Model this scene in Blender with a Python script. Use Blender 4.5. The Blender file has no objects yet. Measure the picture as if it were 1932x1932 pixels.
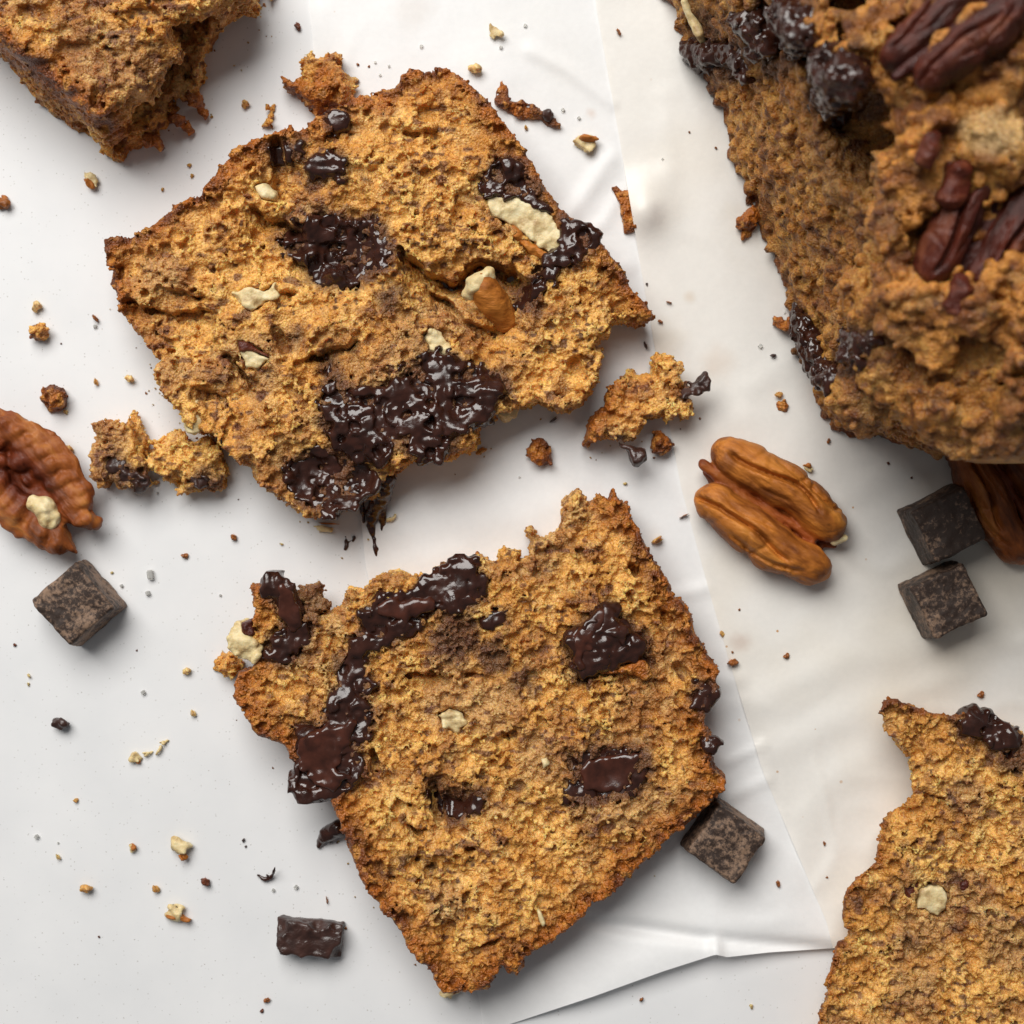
import bpy, math
import numpy as np

# ------------------------------------------------------------------ camera, world, light, exposure
H = 320.0                       # camera height above the table, mm
HALF = 96.6                     # half the picture's width on the table, mm
scene = bpy.context.scene
cam_data = bpy.data.cameras.new('camera')
cam = bpy.data.objects.new('camera', cam_data)
scene.collection.objects.link(cam)
cam.location = (0, 0, H / 1000)
cam.rotation_euler = (0, 0, 0)
cam_data.sensor_width = 36
cam_data.lens = 36 / (2 * HALF) * H
cam_data.clip_start = 0.01
cam_data.clip_end = 20
cam_data.dof.use_dof = True
cam_data.dof.focus_distance = (H - 12) / 1000
cam_data.dof.aperture_fstop = 15.0
scene.camera = cam

world = bpy.data.worlds.new('World')
scene.world = world
world.use_nodes = True
bgn = world.node_tree.nodes['Background']
bgn.inputs['Color'].default_value = (0.92, 0.96, 1.0, 1)
bgn.inputs['Strength'].default_value = 0.13

def area_light(name, loc, target, sx, sy, power, col):
    ld = bpy.data.lights.new(name, 'AREA')
    ld.shape = 'RECTANGLE'; ld.size = sx; ld.size_y = sy
    ld.energy = power; ld.color = col
    lo = bpy.data.objects.new(name, ld)
    scene.collection.objects.link(lo)
    d = np.array(target) - np.array(loc)
    from mathutils import Vector
    lo.location = loc
    lo.rotation_euler = Vector(d).to_track_quat('-Z', 'Y').to_euler()
    return lo
area_light('window_light', (-0.30, 0.62, 0.86), (0, 0, 0), 0.90, 0.70, 17.2, (1.0, 0.975, 0.935))

scene.view_settings.view_transform = 'Standard'
scene.view_settings.look = 'None'
scene.view_settings.exposure = 0.0
scene.view_settings.gamma = 1.0
scene.view_settings.use_curve_mapping = False
scene.cycles.use_denoising = True
scene.cycles.max_bounces = 8
scene.cycles.transparent_max_bounces = 8

# ------------------------------------------------------------------ pixels to millimetres
def P(u, v, z=0.0):
    """photo position (on a 1932 grid) -> mm on the level z above the table"""
    k = 0.1 * (H - z) / H
    return ((np.asarray(u, float) - 966) * k, (966 - np.asarray(v, float)) * k)

ZOOMS = dict(A=(151, 75.5, .3125), B=(679.2, 75.5, .3125), C=(151, 528.3, .3125), D=(679.2, 528.3, .3125),
             E=(377.4, 905.7, .3125), F=(905.7, 905.7, .3125), G=(603.8, 1328.3, .3125), R=(1328.3, 1328.3, .3125),
             L=(1252.8, 0, .3516), M=(1252.8, 528.3, .3516), T=(0, 0, .27346), K=(0, 528.3, .27346),
             S=(0, 1026.4, .3516), X=(528.3, 0, .4297), Y=(981.1, 603.8, .1953), W=(830.2, 1434, .4297),
             V=(0, 1434, .3906), U=(0, 0, 1.0))

def Q(*args):
    """Q('A', x,y, x,y, ..., 'B', ...) -> list of (u, v)"""
    out = []; z = None; buf = []
    for a in args:
        if isinstance(a, str):
            z = ZOOMS[a]; buf = []
        else:
            buf.append(a)
            if len(buf) == 2:
                out.append((z[0] + buf[0] * z[2], z[1] + buf[1] * z[2])); buf = []
    return out

def poly_mm(uv, z):
    uv = np.array(uv, float)
    x, y = P(uv[:, 0], uv[:, 1], z)
    return np.stack([x, y], 1)

# ------------------------------------------------------------------ noise and distance fields
_LAT = {}
NL = 40
def lattice(seed):
    if seed not in _LAT:
        _LAT[seed] = np.random.default_rng(seed).uniform(-1, 1, (NL, NL, NL)).astype(np.float32)
    return _LAT[seed]

def fade(t):
    return t * t * (3 - 2 * t)

def _ax(a, c, axis):
    i = np.floor(c).astype(int); t = fade((c - i).astype(np.float32))
    sh = [1, 1, 1]; sh[axis] = len(c)
    t = t.reshape(sh)
    lo = np.take(a, i % NL, axis=axis); hi = np.take(a, (i + 1) % NL, axis=axis)
    hi -= lo; hi *= t; hi += lo
    return hi

class Grid:
    def __init__(self, lo, hi, h):
        self.h = h
        self.lo = np.array(lo, float)
        n = np.ceil((np.array(hi, float) - self.lo) / h).astype(int) + 1
        self.n = n
        self.x = self.lo[0] + h * np.arange(n[0]); self.y = self.lo[1] + h * np.arange(n[1]); self.z = self.lo[2] + h * np.arange(n[2])
        self.X = self.x[:, None, None].astype(np.float32); self.Y = self.y[None, :, None].astype(np.float32); self.Z = self.z[None, None, :].astype(np.float32)
    def noise(self, scale, seed, st=(1, 1, 1)):
        a = lattice(seed)
        o = np.random.default_rng(seed + 77).uniform(0, NL, 3)
        a = _ax(a, self.z / (scale * st[2]) + o[2], 2)
        a = _ax(a, self.y / (scale * st[1]) + o[1], 1)
        return _ax(a, self.x / (scale * st[0]) + o[0], 0)

def noise_at(p, scale, seed):
    a = lattice(seed)
    o = np.random.default_rng(seed + 77).uniform(0, NL, 3)
    q = p / scale + o
    i = np.floor(q).astype(int); t = fade(q - i)
    i %= NL; j = (i + 1) % NL
    r = 0
    for bx in (0, 1):
        for by in (0, 1):
            for bz in (0, 1):
                w = (t[:, 0] if bx else 1 - t[:, 0]) * (t[:, 1] if by else 1 - t[:, 1]) * (t[:, 2] if bz else 1 - t[:, 2])
                r = r + w * a[(j if bx else i)[:, 0], (j if by else i)[:, 1], (j if bz else i)[:, 2]]
    return r

def seg_dist(px, py, a, b):
    dx, dy = b[0] - a[0], b[1] - a[1]
    L = dx * dx + dy * dy + 1e-9
    t = np.clip(((px - a[0]) * dx + (py - a[1]) * dy) / L, 0, 1)
    return np.hypot(px - a[0] - t * dx, py - a[1] - t * dy)

def line_dist(px, py, pts):
    d = np.full(np.broadcast(px, py).shape, 1e9)
    for a, b in zip(pts[:-1], pts[1:]):
        d = np.minimum(d, seg_dist(px, py, a, b))
    return d

def poly_sdf(px, py, pts):
    pts = np.asarray(pts)
    d = line_dist(px, py, list(pts) + [pts[0]])
    ins = np.zeros(d.shape, bool)
    n = len(pts)
    for k in range(n):
        a = pts[k]; b = pts[(k + 1) % n]
        c = ((a[1] > py) != (b[1] > py))
        with np.errstate(divide='ignore', invalid='ignore'):
            xi = (b[0] - a[0]) * (py - a[1]) / (b[1] - a[1] + 1e-12) + a[0]
        ins ^= c & (px < xi)
    return np.where(ins, -d, d).astype(np.float32)

def smax(a, b, k):
    h = np.clip(0.5 + 0.5 * (a - b) / k, 0, 1)
    return b + (a - b) * h + k * h * (1 - h)

def smin(a, b, k):
    return -smax(-a, -b, k)

def sstep(x, a, b):
    t = np.clip((x - a) / (b - a), 0, 1)
    return t * t * (3 - 2 * t)

def stamp(g, d, cen, rad, carve):
    """union (carve=False) or subtract (carve=True) many small spheres"""
    cen = np.asarray(cen); rad = np.asarray(rad)
    order = np.ceil(rad / g.h).astype(int) + 1
    f = d.reshape(-1)
    for K in np.unique(order):
        m = order == K
        c = cen[m]; r = rad[m]
        ci = np.round((c - g.lo) / g.h).astype(int)
        rng = range(-K, K + 1)
        for i in rng:
            for j in rng:
                for k in rng:
                    if i * i + j * j + k * k > (K + 0.8) ** 2: continue
                    q = ci + (i, j, k)
                    ok = ((q >= 0) & (q < g.n)).all(1)
                    qq = q[ok]
                    pos = g.lo + qq * g.h
                    dist = np.sqrt(((pos - c[ok]) ** 2).sum(1)) - r[ok]
                    idx = (qq[:, 0] * g.n[1] + qq[:, 1]) * g.n[2] + qq[:, 2]
                    if carve: np.maximum.at(f, idx, (-dist).astype(np.float32))
                    else: np.minimum.at(f, idx, dist.astype(np.float32))

def surface(g, d, keep_largest=True):
    """naive surface nets -> vertices (mm), quads"""
    s = d < 0
    nx, ny, nz = d.shape
    c = s[:-1, :-1, :-1].astype(np.int8)
    cnt = c.copy()
    for i, j, k in ((1,0,0),(0,1,0),(0,0,1),(1,1,0),(1,0,1),(0,1,1),(1,1,1)):
        cnt += s[i:nx-1+i, j:ny-1+j, k:nz-1+k]
    act = (cnt > 0) & (cnt < 8)
    ijk = np.argwhere(act)
    vid = np.full(act.shape, -1, np.int32)
    vid[act] = np.arange(len(ijk), dtype=np.int32)
    acc = np.zeros((len(ijk), 3), np.float32); num = np.zeros(len(ijk), np.float32)
    corner = [(0,0,0),(1,0,0),(0,1,0),(1,1,0),(0,0,1),(1,0,1),(0,1,1),(1,1,1)]
    val = [d[ijk[:, 0] + a, ijk[:, 1] + b, ijk[:, 2] + e] for a, b, e in corner]
    for p, q in ((0,1),(2,3),(4,5),(6,7),(0,2),(1,3),(4,6),(5,7),(0,4),(1,5),(2,6),(3,7)):
        m = (val[p] < 0) != (val[q] < 0)
        t = val[p][m] / (val[p][m] - val[q][m])
        a = np.array(corner[p], np.float32); b = np.array(corner[q], np.float32)
        acc[m] += a + t[:, None] * (b - a); num[m] += 1
    verts = g.lo + (ijk + acc / num[:, None]) * g.h
    quads = []
    m = s[:-1, 1:-1, 1:-1] != s[1:, 1:-1, 1:-1]
    e = np.argwhere(m); fl = s[:-1, 1:-1, 1:-1][m]
    i, j, k = e[:, 0], e[:, 1] + 1, e[:, 2] + 1
    q = np.stack([vid[i, j-1, k-1], vid[i, j, k-1], vid[i, j, k], vid[i, j-1, k]], 1)
    q[~fl] = q[~fl][:, ::-1]; quads.append(q)
    m = s[1:-1, :-1, 1:-1] != s[1:-1, 1:, 1:-1]
    e = np.argwhere(m); fl = s[1:-1, :-1, 1:-1][m]
    i, j, k = e[:, 0] + 1, e[:, 1], e[:, 2] + 1
    q = np.stack([vid[i-1, j, k-1], vid[i-1, j, k], vid[i, j, k], vid[i, j, k-1]], 1)
    q[~fl] = q[~fl][:, ::-1]; quads.append(q)
    m = s[1:-1, 1:-1, :-1] != s[1:-1, 1:-1, 1:]
    e = np.argwhere(m); fl = s[1:-1, 1:-1, :-1][m]
    i, j, k = e[:, 0] + 1, e[:, 1] + 1, e[:, 2]
    q = np.stack([vid[i-1, j-1, k], vid[i, j-1, k], vid[i, j, k], vid[i-1, j, k]], 1)
    q[~fl] = q[~fl][:, ::-1]; quads.append(q)
    quads = np.concatenate(quads)
    if keep_largest and len(quads):
        l = np.arange(len(verts))
        ea = quads.reshape(-1); eb = np.roll(quads, 1, axis=1).reshape(-1)
        for _ in range(200):
            mn = np.minimum(l[ea], l[eb])
            l2 = l.copy()
            np.minimum.at(l2, ea, mn); np.minimum.at(l2, eb, mn)
            np.minimum.at(l2, l[ea], mn); np.minimum.at(l2, l[eb], mn)
            l2 = l2[l2]; l2 = l2[l2]
            if (l2 == l).all(): break
            l = l2
        big = np.bincount(l).argmax()
        quads = quads[l[quads[:, 0]] == big]
        used = np.unique(quads)
        mp = np.full(len(verts), -1); mp[used] = np.arange(len(used))
        verts = verts[used]; quads = mp[quads]
    return verts, quads

# ------------------------------------------------------------------ Blender objects
def new_mesh(name, verts_mm, faces, cols=None, smooth=True, origin=(0, 0, 0)):
    me = bpy.data.meshes.new(name)
    v = (np.asarray(verts_mm, float) - np.asarray(origin)) * 1e-3
    f = np.asarray(faces)
    me.vertices.add(len(v)); me.vertices.foreach_set('co', v.astype(np.float32).ravel())
    n = f.shape[1]
    me.loops.add(f.size); me.loops.foreach_set('vertex_index', f.astype(np.int32).ravel())
    me.polygons.add(len(f))
    me.polygons.foreach_set('loop_start', np.arange(0, f.size, n, dtype=np.int32))
    me.polygons.foreach_set('use_smooth', np.full(len(f), smooth))
    if cols is not None:
        a = me.color_attributes.new('col', 'FLOAT_COLOR', 'POINT')
        c = np.ones((len(v), 4), np.float32); c[:, :3] = np.clip(cols, 0, 1)
        a.data.foreach_set('color', c.ravel())
    me.update(calc_edges=True)
    me.validate()
    return me

def put(name, me, mat, parent=None, loc_mm=(0, 0, 0), rz=0.0):
    o = bpy.data.objects.new(name, me)
    scene.collection.objects.link(o)
    if mat is not None and not me.materials: me.materials.append(mat)
    o.location = [c * 1e-3 for c in loc_mm]; o.rotation_euler = (0, 0, rz)
    if parent is not None: o.parent = parent
    return o

def thing(name, label, cat, loc_mm, group=None, rz=0.0):
    o = bpy.data.objects.new(name, None)
    o.empty_display_size = 0.01
    scene.collection.objects.link(o)
    o.location = [c * 1e-3 for c in loc_mm]; o.rotation_euler = (0, 0, rz)
    return tag(o, label, cat, group)

def tag(o, label, cat, group=None):
    o['label'] = label; o['category'] = cat
    if group: o['group'] = group
    return o

def sub(verts, quads, m):
    q = quads[m]
    used = np.unique(q)
    mp = np.full(len(verts), -1); mp[used] = np.arange(len(used))
    return used, mp[q]

# ------------------------------------------------------------------ materials
def mat_new(name):
    m = bpy.data.materials.new(name); m.use_nodes = True
    nt = m.node_tree
    return m, nt, nt.nodes['Principled BSDF']

def nd(nt, kind, **kw):
    n = nt.nodes.new(kind)
    for k, v in kw.items():
        if k in n.inputs: n.inputs[k].default_value = v
        else: setattr(n, k, v)
    return n

def noise_tex(nt, scale, detail=3, rough=0.55, vec=None):
    n = nd(nt, 'ShaderNodeTexNoise', Scale=scale, Detail=detail, Roughness=rough)
    if vec is None:
        vec = nd(nt, 'ShaderNodeTexCoord').outputs['Object']
    nt.links.new(vec, n.inputs['Vector'])
    return n

def ramp(nt, src, stops):
    r = nt.nodes.new('ShaderNodeValToRGB')
    el = r.color_ramp.elements
    while len(el) < len(stops): el.new(0.5)
    for e, (p, c) in zip(el, stops):
        e.position = p; e.color = (*c, 1) if len(c) == 3 else c
    nt.links.new(src, r.inputs['Fac'])
    return r

def mixc(nt, blend, fac, a, b):
    m = nt.nodes.new('ShaderNodeMix'); m.data_type = 'RGBA'; m.blend_type = blend
    for s, val in ((0, fac), (6, a), (7, b)):
        if hasattr(val, 'is_linked'): nt.links.new(val, m.inputs[s])
        else: m.inputs[s].default_value = val if s == 0 else (*val, 1)
    return m.outputs[2]

def bump(nt, bsdf, height, dist, strength=1.0):
    b = nd(nt, 'ShaderNodeBump', Strength=strength, Distance=dist)
    nt.links.new(height, b.inputs['Height']); nt.links.new(b.outputs['Normal'], bsdf.inputs['Normal'])
    return b

def bread_mat(name, rough, sss, spec):
    m, nt, b = mat_new(name)
    at = nd(nt, 'ShaderNodeAttribute', attribute_name='col')
    n1 = noise_tex(nt, 1700, 2, 0.6)
    r1 = ramp(nt, n1.outputs['Fac'], [(0.28, (0.62, 0.52, 0.40)), (0.72, (1.22, 1.24, 1.26))])
    c = mixc(nt, 'MULTIPLY', 1.0, at.outputs['Color'], r1.outputs['Color'])
    nt.links.new(c, b.inputs['Base Color'])
    b.inputs['Roughness'].default_value = rough
    b.inputs['Specular IOR Level'].default_value = spec
    if sss:
        b.inputs['Subsurface Weight'].default_value = sss
        b.inputs['Subsurface Radius'].default_value = (1.0, 0.55, 0.2)
        b.inputs['Subsurface Scale'].default_value = 0.0017
    n2 = noise_tex(nt, 3000, 1, 0.5)
    vo = nd(nt, 'ShaderNodeTexVoronoi', Scale=2100); nt.links.new(nd(nt, 'ShaderNodeTexCoord').outputs['Object'], vo.inputs['Vector'])
    ad = nd(nt, 'ShaderNodeMath', operation='SUBTRACT'); nt.links.new(n2.outputs['Fac'], ad.inputs[0]); nt.links.new(vo.outputs['Distance'], ad.inputs[1])
    bump(nt, b, ad.outputs[0], 0.00026, 1.0)
    return m
M_CRUMB = bread_mat('bread_crumb_material', 0.50, 0.60, 0.45)
M_CRUST = bread_mat('bread_crust_material', 0.45, 0.0, 0.45)

def choc_mat(name, base, lo, hi, bscale, bdist):
    m, nt, b = mat_new(name)
    n = noise_tex(nt, 420, 3)
    r = ramp(nt, n.outputs['Fac'], [(0.3, tuple(c * 0.65 for c in base)), (0.72, tuple(c * 1.7 for c in base))])
    nt.links.new(r.outputs['Color'], b.inputs['Base Color'])
    n3 = noise_tex(nt, 300, 2)
    r3 = ramp(nt, n3.outputs['Fac'], [(0.35, (lo,) * 3), (0.7, (hi,) * 3)])
    nt.links.new(r3.outputs['Color'], b.inputs['Roughness'])
    b.inputs['Specular IOR Level'].default_value = 0.6
    n2 = noise_tex(nt, bscale, 3, 0.55)
    bump(nt, b, n2.outputs['Fac'], bdist, 0.8)
    return m
M_CHOC = choc_mat('melted_chocolate', (0.030, 0.0092, 0.0055), 0.10, 0.36, 700, 0.00016)
M_CHOC_SMOOTH = choc_mat('smooth_melted_chocolate', (0.048, 0.0135, 0.0075), 0.14, 0.30, 500, 0.0001)
M_CHOC_BROKEN = choc_mat('broken_chocolate', (0.036, 0.0145, 0.0105), 0.30, 0.5, 900, 0.0003)

def bloom_mat(name, amount):
    m, nt, b = mat_new(name)
    n1 = noise_tex(nt, 1200, 6, 0.8); n2 = noise_tex(nt, 150, 3)
    a = nd(nt, 'ShaderNodeMath', operation='MULTIPLY_ADD')
    nt.links.new(n2.outputs['Fac'], a.inputs[0]); a.inputs[1].default_value = 0.55
    nt.links.new(n1.outputs['Fac'], a.inputs[2])
    c0 = 0.80 - amount
    r = ramp(nt, a.outputs[0], [(c0, (0.034, 0.020, 0.0145)), (c0 + .035, (0.072, 0.045, 0.033)), (c0 + 0.17, (0.26, 0.165, 0.108))])
    nt.links.new(r.outputs['Color'], b.inputs['Base Color'])
    b.inputs['Roughness'].default_value = 0.55
    b.inputs['Specular IOR Level'].default_value = 0.35
    bump(nt, b, n1.outputs['Fac'], 0.0003, 0.6)
    return m
M_BLOOM_HI = bloom_mat('dusty_chocolate', 0.11)
M_BLOOM_MID = bloom_mat('lightly_dusted_chocolate', 0.08)
M_BLOOM_LO = bloom_mat('dark_chocolate', 0.02)

def nut_flesh():
    m, nt, b = mat_new('pecan_flesh')
    n = noise_tex(nt, 350, 4, 0.6)
    r = ramp(nt, n.outputs['Fac'], [(0.3, (0.40, 0.25, 0.10)), (0.46, (0.68, 0.53, 0.27)), (0.75, (0.82, 0.72, 0.46))])
    nt.links.new(r.outputs['Color'], b.inputs['Base Color'])
    b.inputs['Roughness'].default_value = 0.5
    b.inputs['Subsurface Weight'].default_value = 0.3
    b.inputs['Subsurface Radius'].default_value = (1, 0.7, 0.4)
    b.inputs['Subsurface Scale'].default_value = 0.0012
    bump(nt, b, noise_tex(nt, 1100, 3).outputs['Fac'], 0.0003, 0.7)
    return m
M_FLESH = nut_flesh()

def pecan_skin(name, c0, c1, c2, rough):
    m, nt, b = mat_new(name)
    tc = nd(nt, 'ShaderNodeTexCoord')
    mp = nd(nt, 'ShaderNodeMapping'); mp.inputs['Scale'].default_value = (0.28, 1, 1)
    nt.links.new(tc.outputs['Object'], mp.inputs['Vector'])
    n1 = noise_tex(nt, 230, 5, 0.62, mp.outputs['Vector'])
    r = ramp(nt, n1.outputs['Fac'], [(0.34, c0), (0.52, c1), (0.72, c2)])
    at = nd(nt, 'ShaderNodeAttribute', attribute_name='col')
    c = mixc(nt, 'MULTIPLY', 1.0, r.outputs['Color'], at.outputs['Color'])
    nt.links.new(c, b.inputs['Base Color'])
    b.inputs['Roughness'].default_value = rough
    b.inputs['Specular IOR Level'].default_value = 0.32
    n2 = noise_tex(nt, 950, 5, 0.68, mp.outputs['Vector'])
    bump(nt, b, n2.outputs['Fac'], 0.00055, 0.85)
    return m
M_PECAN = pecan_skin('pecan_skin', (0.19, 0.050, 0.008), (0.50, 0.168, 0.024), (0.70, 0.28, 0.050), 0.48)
M_PECAN_DARK = pecan_skin('reddish_and_shaded_pecan_skin', (0.11, 0.026, 0.006), (0.30, 0.082, 0.015), (0.52, 0.20, 0.045), 0.42)  # redder skin; also darkens the nut in the loaf's shadow
M_PECAN_RED = pecan_skin('glazed_pecan_skin', (0.035, 0.008, 0.005), (0.095, 0.018, 0.009), (0.26, 0.08, 0.035), 0.30)

def table_mat():
    m, nt, b = mat_new('white_quartz')
    v = nd(nt, 'ShaderNodeTexVoronoi', Scale=1500); nt.links.new(nd(nt, 'ShaderNodeTexCoord').outputs['Object'], v.inputs['Vector'])
    sel = nd(nt, 'ShaderNodeSeparateColor'); nt.links.new(v.outputs['Color'], sel.inputs[0])
    near = nd(nt, 'ShaderNodeMath', operation='LESS_THAN'); nt.links.new(v.outputs['Distance'], near.inputs[0]); near.inputs[1].default_value = 0.20
    few = nd(nt, 'ShaderNodeMath', operation='LESS_THAN'); nt.links.new(sel.outputs[0], few.inputs[0]); few.inputs[1].default_value = 0.22
    mul = nd(nt, 'ShaderNodeMath', operation='MULTIPLY'); nt.links.new(near.outputs[0], mul.inputs[0]); nt.links.new(few.outputs[0], mul.inputs[1])
    amt = nd(nt, 'ShaderNodeMath', operation='MULTIPLY'); nt.links.new(mul.outputs[0], amt.inputs[0]); nt.links.new(sel.outputs[1], amt.inputs[1])
    n = noise_tex(nt, 60, 4); r = ramp(nt, n.outputs['Fac'], [(0.3, (0.715, 0.72, 0.73)), (0.7, (0.775, 0.775, 0.78))])
    c = mixc(nt, 'MIX', amt.outputs[0], r.outputs['Color'], (0.50, 0.49, 0.47))
    nt.links.new(c, b.inputs['Base Color'])
    b.inputs['Roughness'].default_value = 0.42
    b.inputs['Specular IOR Level'].default_value = 0.35
    return m

def paper_mat(name, col, through, clear, rough, stains_and_shade, specks=1.0):
    m, nt, b = mat_new(name)
    tc = nd(nt, 'ShaderNodeTexCoord')
    n = noise_tex(nt, 900, 4, 0.6, tc.outputs['Object'])
    r = ramp(nt, n.outputs['Fac'], [(0.25, tuple(c * 0.975 for c in col)), (0.75, tuple(min(1, c * 1.02) for c in col))])
    c = r.outputs['Color']
    wob = noise_tex(nt, 220, 3, 0.6, tc.outputs['Object'])
    for (u, v, rad, sc, amount) in stains_and_shade:
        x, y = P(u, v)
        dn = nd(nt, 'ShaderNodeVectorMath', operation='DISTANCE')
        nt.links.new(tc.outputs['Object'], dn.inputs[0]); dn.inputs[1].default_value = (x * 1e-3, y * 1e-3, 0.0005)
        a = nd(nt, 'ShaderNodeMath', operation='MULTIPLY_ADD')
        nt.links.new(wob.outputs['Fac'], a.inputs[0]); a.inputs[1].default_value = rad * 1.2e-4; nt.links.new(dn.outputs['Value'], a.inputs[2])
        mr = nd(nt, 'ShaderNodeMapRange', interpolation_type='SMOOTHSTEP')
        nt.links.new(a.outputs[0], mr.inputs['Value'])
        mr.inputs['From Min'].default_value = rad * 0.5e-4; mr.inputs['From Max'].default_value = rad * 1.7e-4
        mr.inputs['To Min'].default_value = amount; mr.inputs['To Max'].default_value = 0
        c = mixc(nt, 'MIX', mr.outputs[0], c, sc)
    vo = nd(nt, 'ShaderNodeTexVoronoi', Scale=420); nt.links.new(tc.outputs['Object'], vo.inputs['Vector'])
    sc_ = nd(nt, 'ShaderNodeSeparateColor'); nt.links.new(vo.outputs['Color'], sc_.inputs[0])
    rad = nd(nt, 'ShaderNodeMapRange'); nt.links.new(sc_.outputs[0], rad.inputs['Value'])
    rad.inputs['From Min'].default_value = 0.90; rad.inputs['From Max'].default_value = 1.0; rad.inputs['To Min'].default_value = 0.0; rad.inputs['To Max'].default_value = 0.13
    le = nd(nt, 'ShaderNodeMath', operation='LESS_THAN'); nt.links.new(vo.outputs['Distance'], le.inputs[0]); nt.links.new(rad.outputs[0], le.inputs[1])
    zone = ramp(nt, noise_tex(nt, 28, 2, 0.5, tc.outputs['Object']).outputs['Fac'], [(0.45, (0, 0, 0)), (0.62, (specks,) * 3)])
    mz = nd(nt, 'ShaderNodeMath', operation='MULTIPLY'); nt.links.new(le.outputs[0], mz.inputs[0]); nt.links.new(zone.outputs['Color'], mz.inputs[1])
    c = mixc(nt, 'MIX', mz.outputs[0], c, (0.60, 0.33, 0.14))
    grease = ramp(nt, noise_tex(nt, 17, 3, 0.55, tc.outputs['Object']).outputs['Fac'], [(0.52, (1, 1, 1)), (0.70, (1 - 0.05 * specks, 1 - 0.09 * specks, 1 - 0.16 * specks))])
    c = mixc(nt, 'MULTIPLY', 1.0, c, grease.outputs['Color'])
    nt.links.new(c, b.inputs['Base Color'])
    b.inputs['Roughness'].default_value = rough
    b.inputs['Specular IOR Level'].default_value = 0.5
    bump(nt, b, noise_tex(nt, 320, 4, 0.6, tc.outputs['Object']).outputs['Fac'], 0.00016, 0.35)
    tr = nd(nt, 'ShaderNodeBsdfTranslucent'); nt.links.new(c, tr.inputs['Color'])
    tp = nd(nt, 'ShaderNodeBsdfTransparent')
    m1 = nd(nt, 'ShaderNodeMixShader', Fac=through); nt.links.new(b.outputs[0], m1.inputs[1]); nt.links.new(tr.outputs[0], m1.inputs[2])
    m2 = nd(nt, 'ShaderNodeMixShader', Fac=clear); nt.links.new(m1.outputs[0], m2.inputs[1]); nt.links.new(tp.outputs[0], m2.inputs[2])
    nt.links.new(m2.outputs[0], nt.nodes['Material Output'].inputs['Surface'])
    return m

def sugar_mat():
    m, nt, b = mat_new('sugar')
    b.inputs['Base Color'].default_value = (0.95, 0.94, 0.90, 1)
    b.inputs['Roughness'].default_value = 0.12
    b.inputs['Transmission Weight'].default_value = 0.6
    b.inputs['IOR'].default_value = 1.45
    return m
M_SUGAR = sugar_mat()

# ------------------------------------------------------------------ table
tm = new_mesh('table_top', np.array([(-400, -400, 0), (400, -400, 0), (400, 400, 0), (-400, 400, 0),
                                     (-400, -400, -20), (400, -400, -20), (400, 400, -20), (-400, 400, -20)]),
              np.array([(0, 1, 2, 3), (7, 6, 5, 4), (0, 4, 5, 1), (1, 5, 6, 2), (2, 6, 7, 3), (3, 7, 4, 0)]), smooth=False)
table = put('table_top', tm, table_mat()); table['kind'] = 'structure'
table['label'] = 'white speckled quartz table top'

# ------------------------------------------------------------------ parchment sheets
def gauss_line(u, v, pts, w):
    d = line_dist(u, v, pts)
    return np.exp(-(d / w) ** 2)

def n2(u, v, sc, seed):
    p = np.stack([u.ravel(), v.ravel(), np.zeros(u.size)], 1)
    return noise_at(p, sc, seed).reshape(u.shape)

def sheet(name, left, right, bot, n_s, n_t, zfun, mat):
    """a sheet between a left and a right edge (u as functions of v), ending on the edge bot (v as a function of u)"""
    lt = np.array(left, float); rt = np.array(right, float); bt = np.array(bot, float)
    S = np.linspace(0, 1, n_s); Tt = np.linspace(0, 1, n_t)
    u = np.zeros((n_t, n_s)); v = np.zeros((n_t, n_s))
    for it, t in enumerate(Tt):
        lv = -260 + t * (lt[-1, 1] + 260); lu = np.interp(lv, lt[:, 1], lt[:, 0])
        rv = -260 + t * (rt[-1, 1] + 260); ru = np.interp(rv, rt[:, 1], rt[:, 0])
        uu = lu + S * (ru - lu)
        vend = np.interp(uu, bt[:, 0], bt[:, 1])
        u[it] = uu; v[it] = -260 + t * (vend + 260)
    z = zfun(u, v)
    x = (u - 966) * 0.1; y = (966 - v) * 0.1
    # keep the drawn edge where the photograph has it although the paper stands above the table
    k = (H - z) / H
    V = np.stack([x * k, y * k, z], -1).reshape(-1, 3)
    i = np.arange(n_t - 1)[:, None] * n_s + np.arange(n_s - 1)[None, :]
    F = np.stack([i, i + n_s, i + n_s + 1, i + 1], -1).reshape(-1, 4)
    return put(name, new_mesh(name, V, F), mat)

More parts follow.
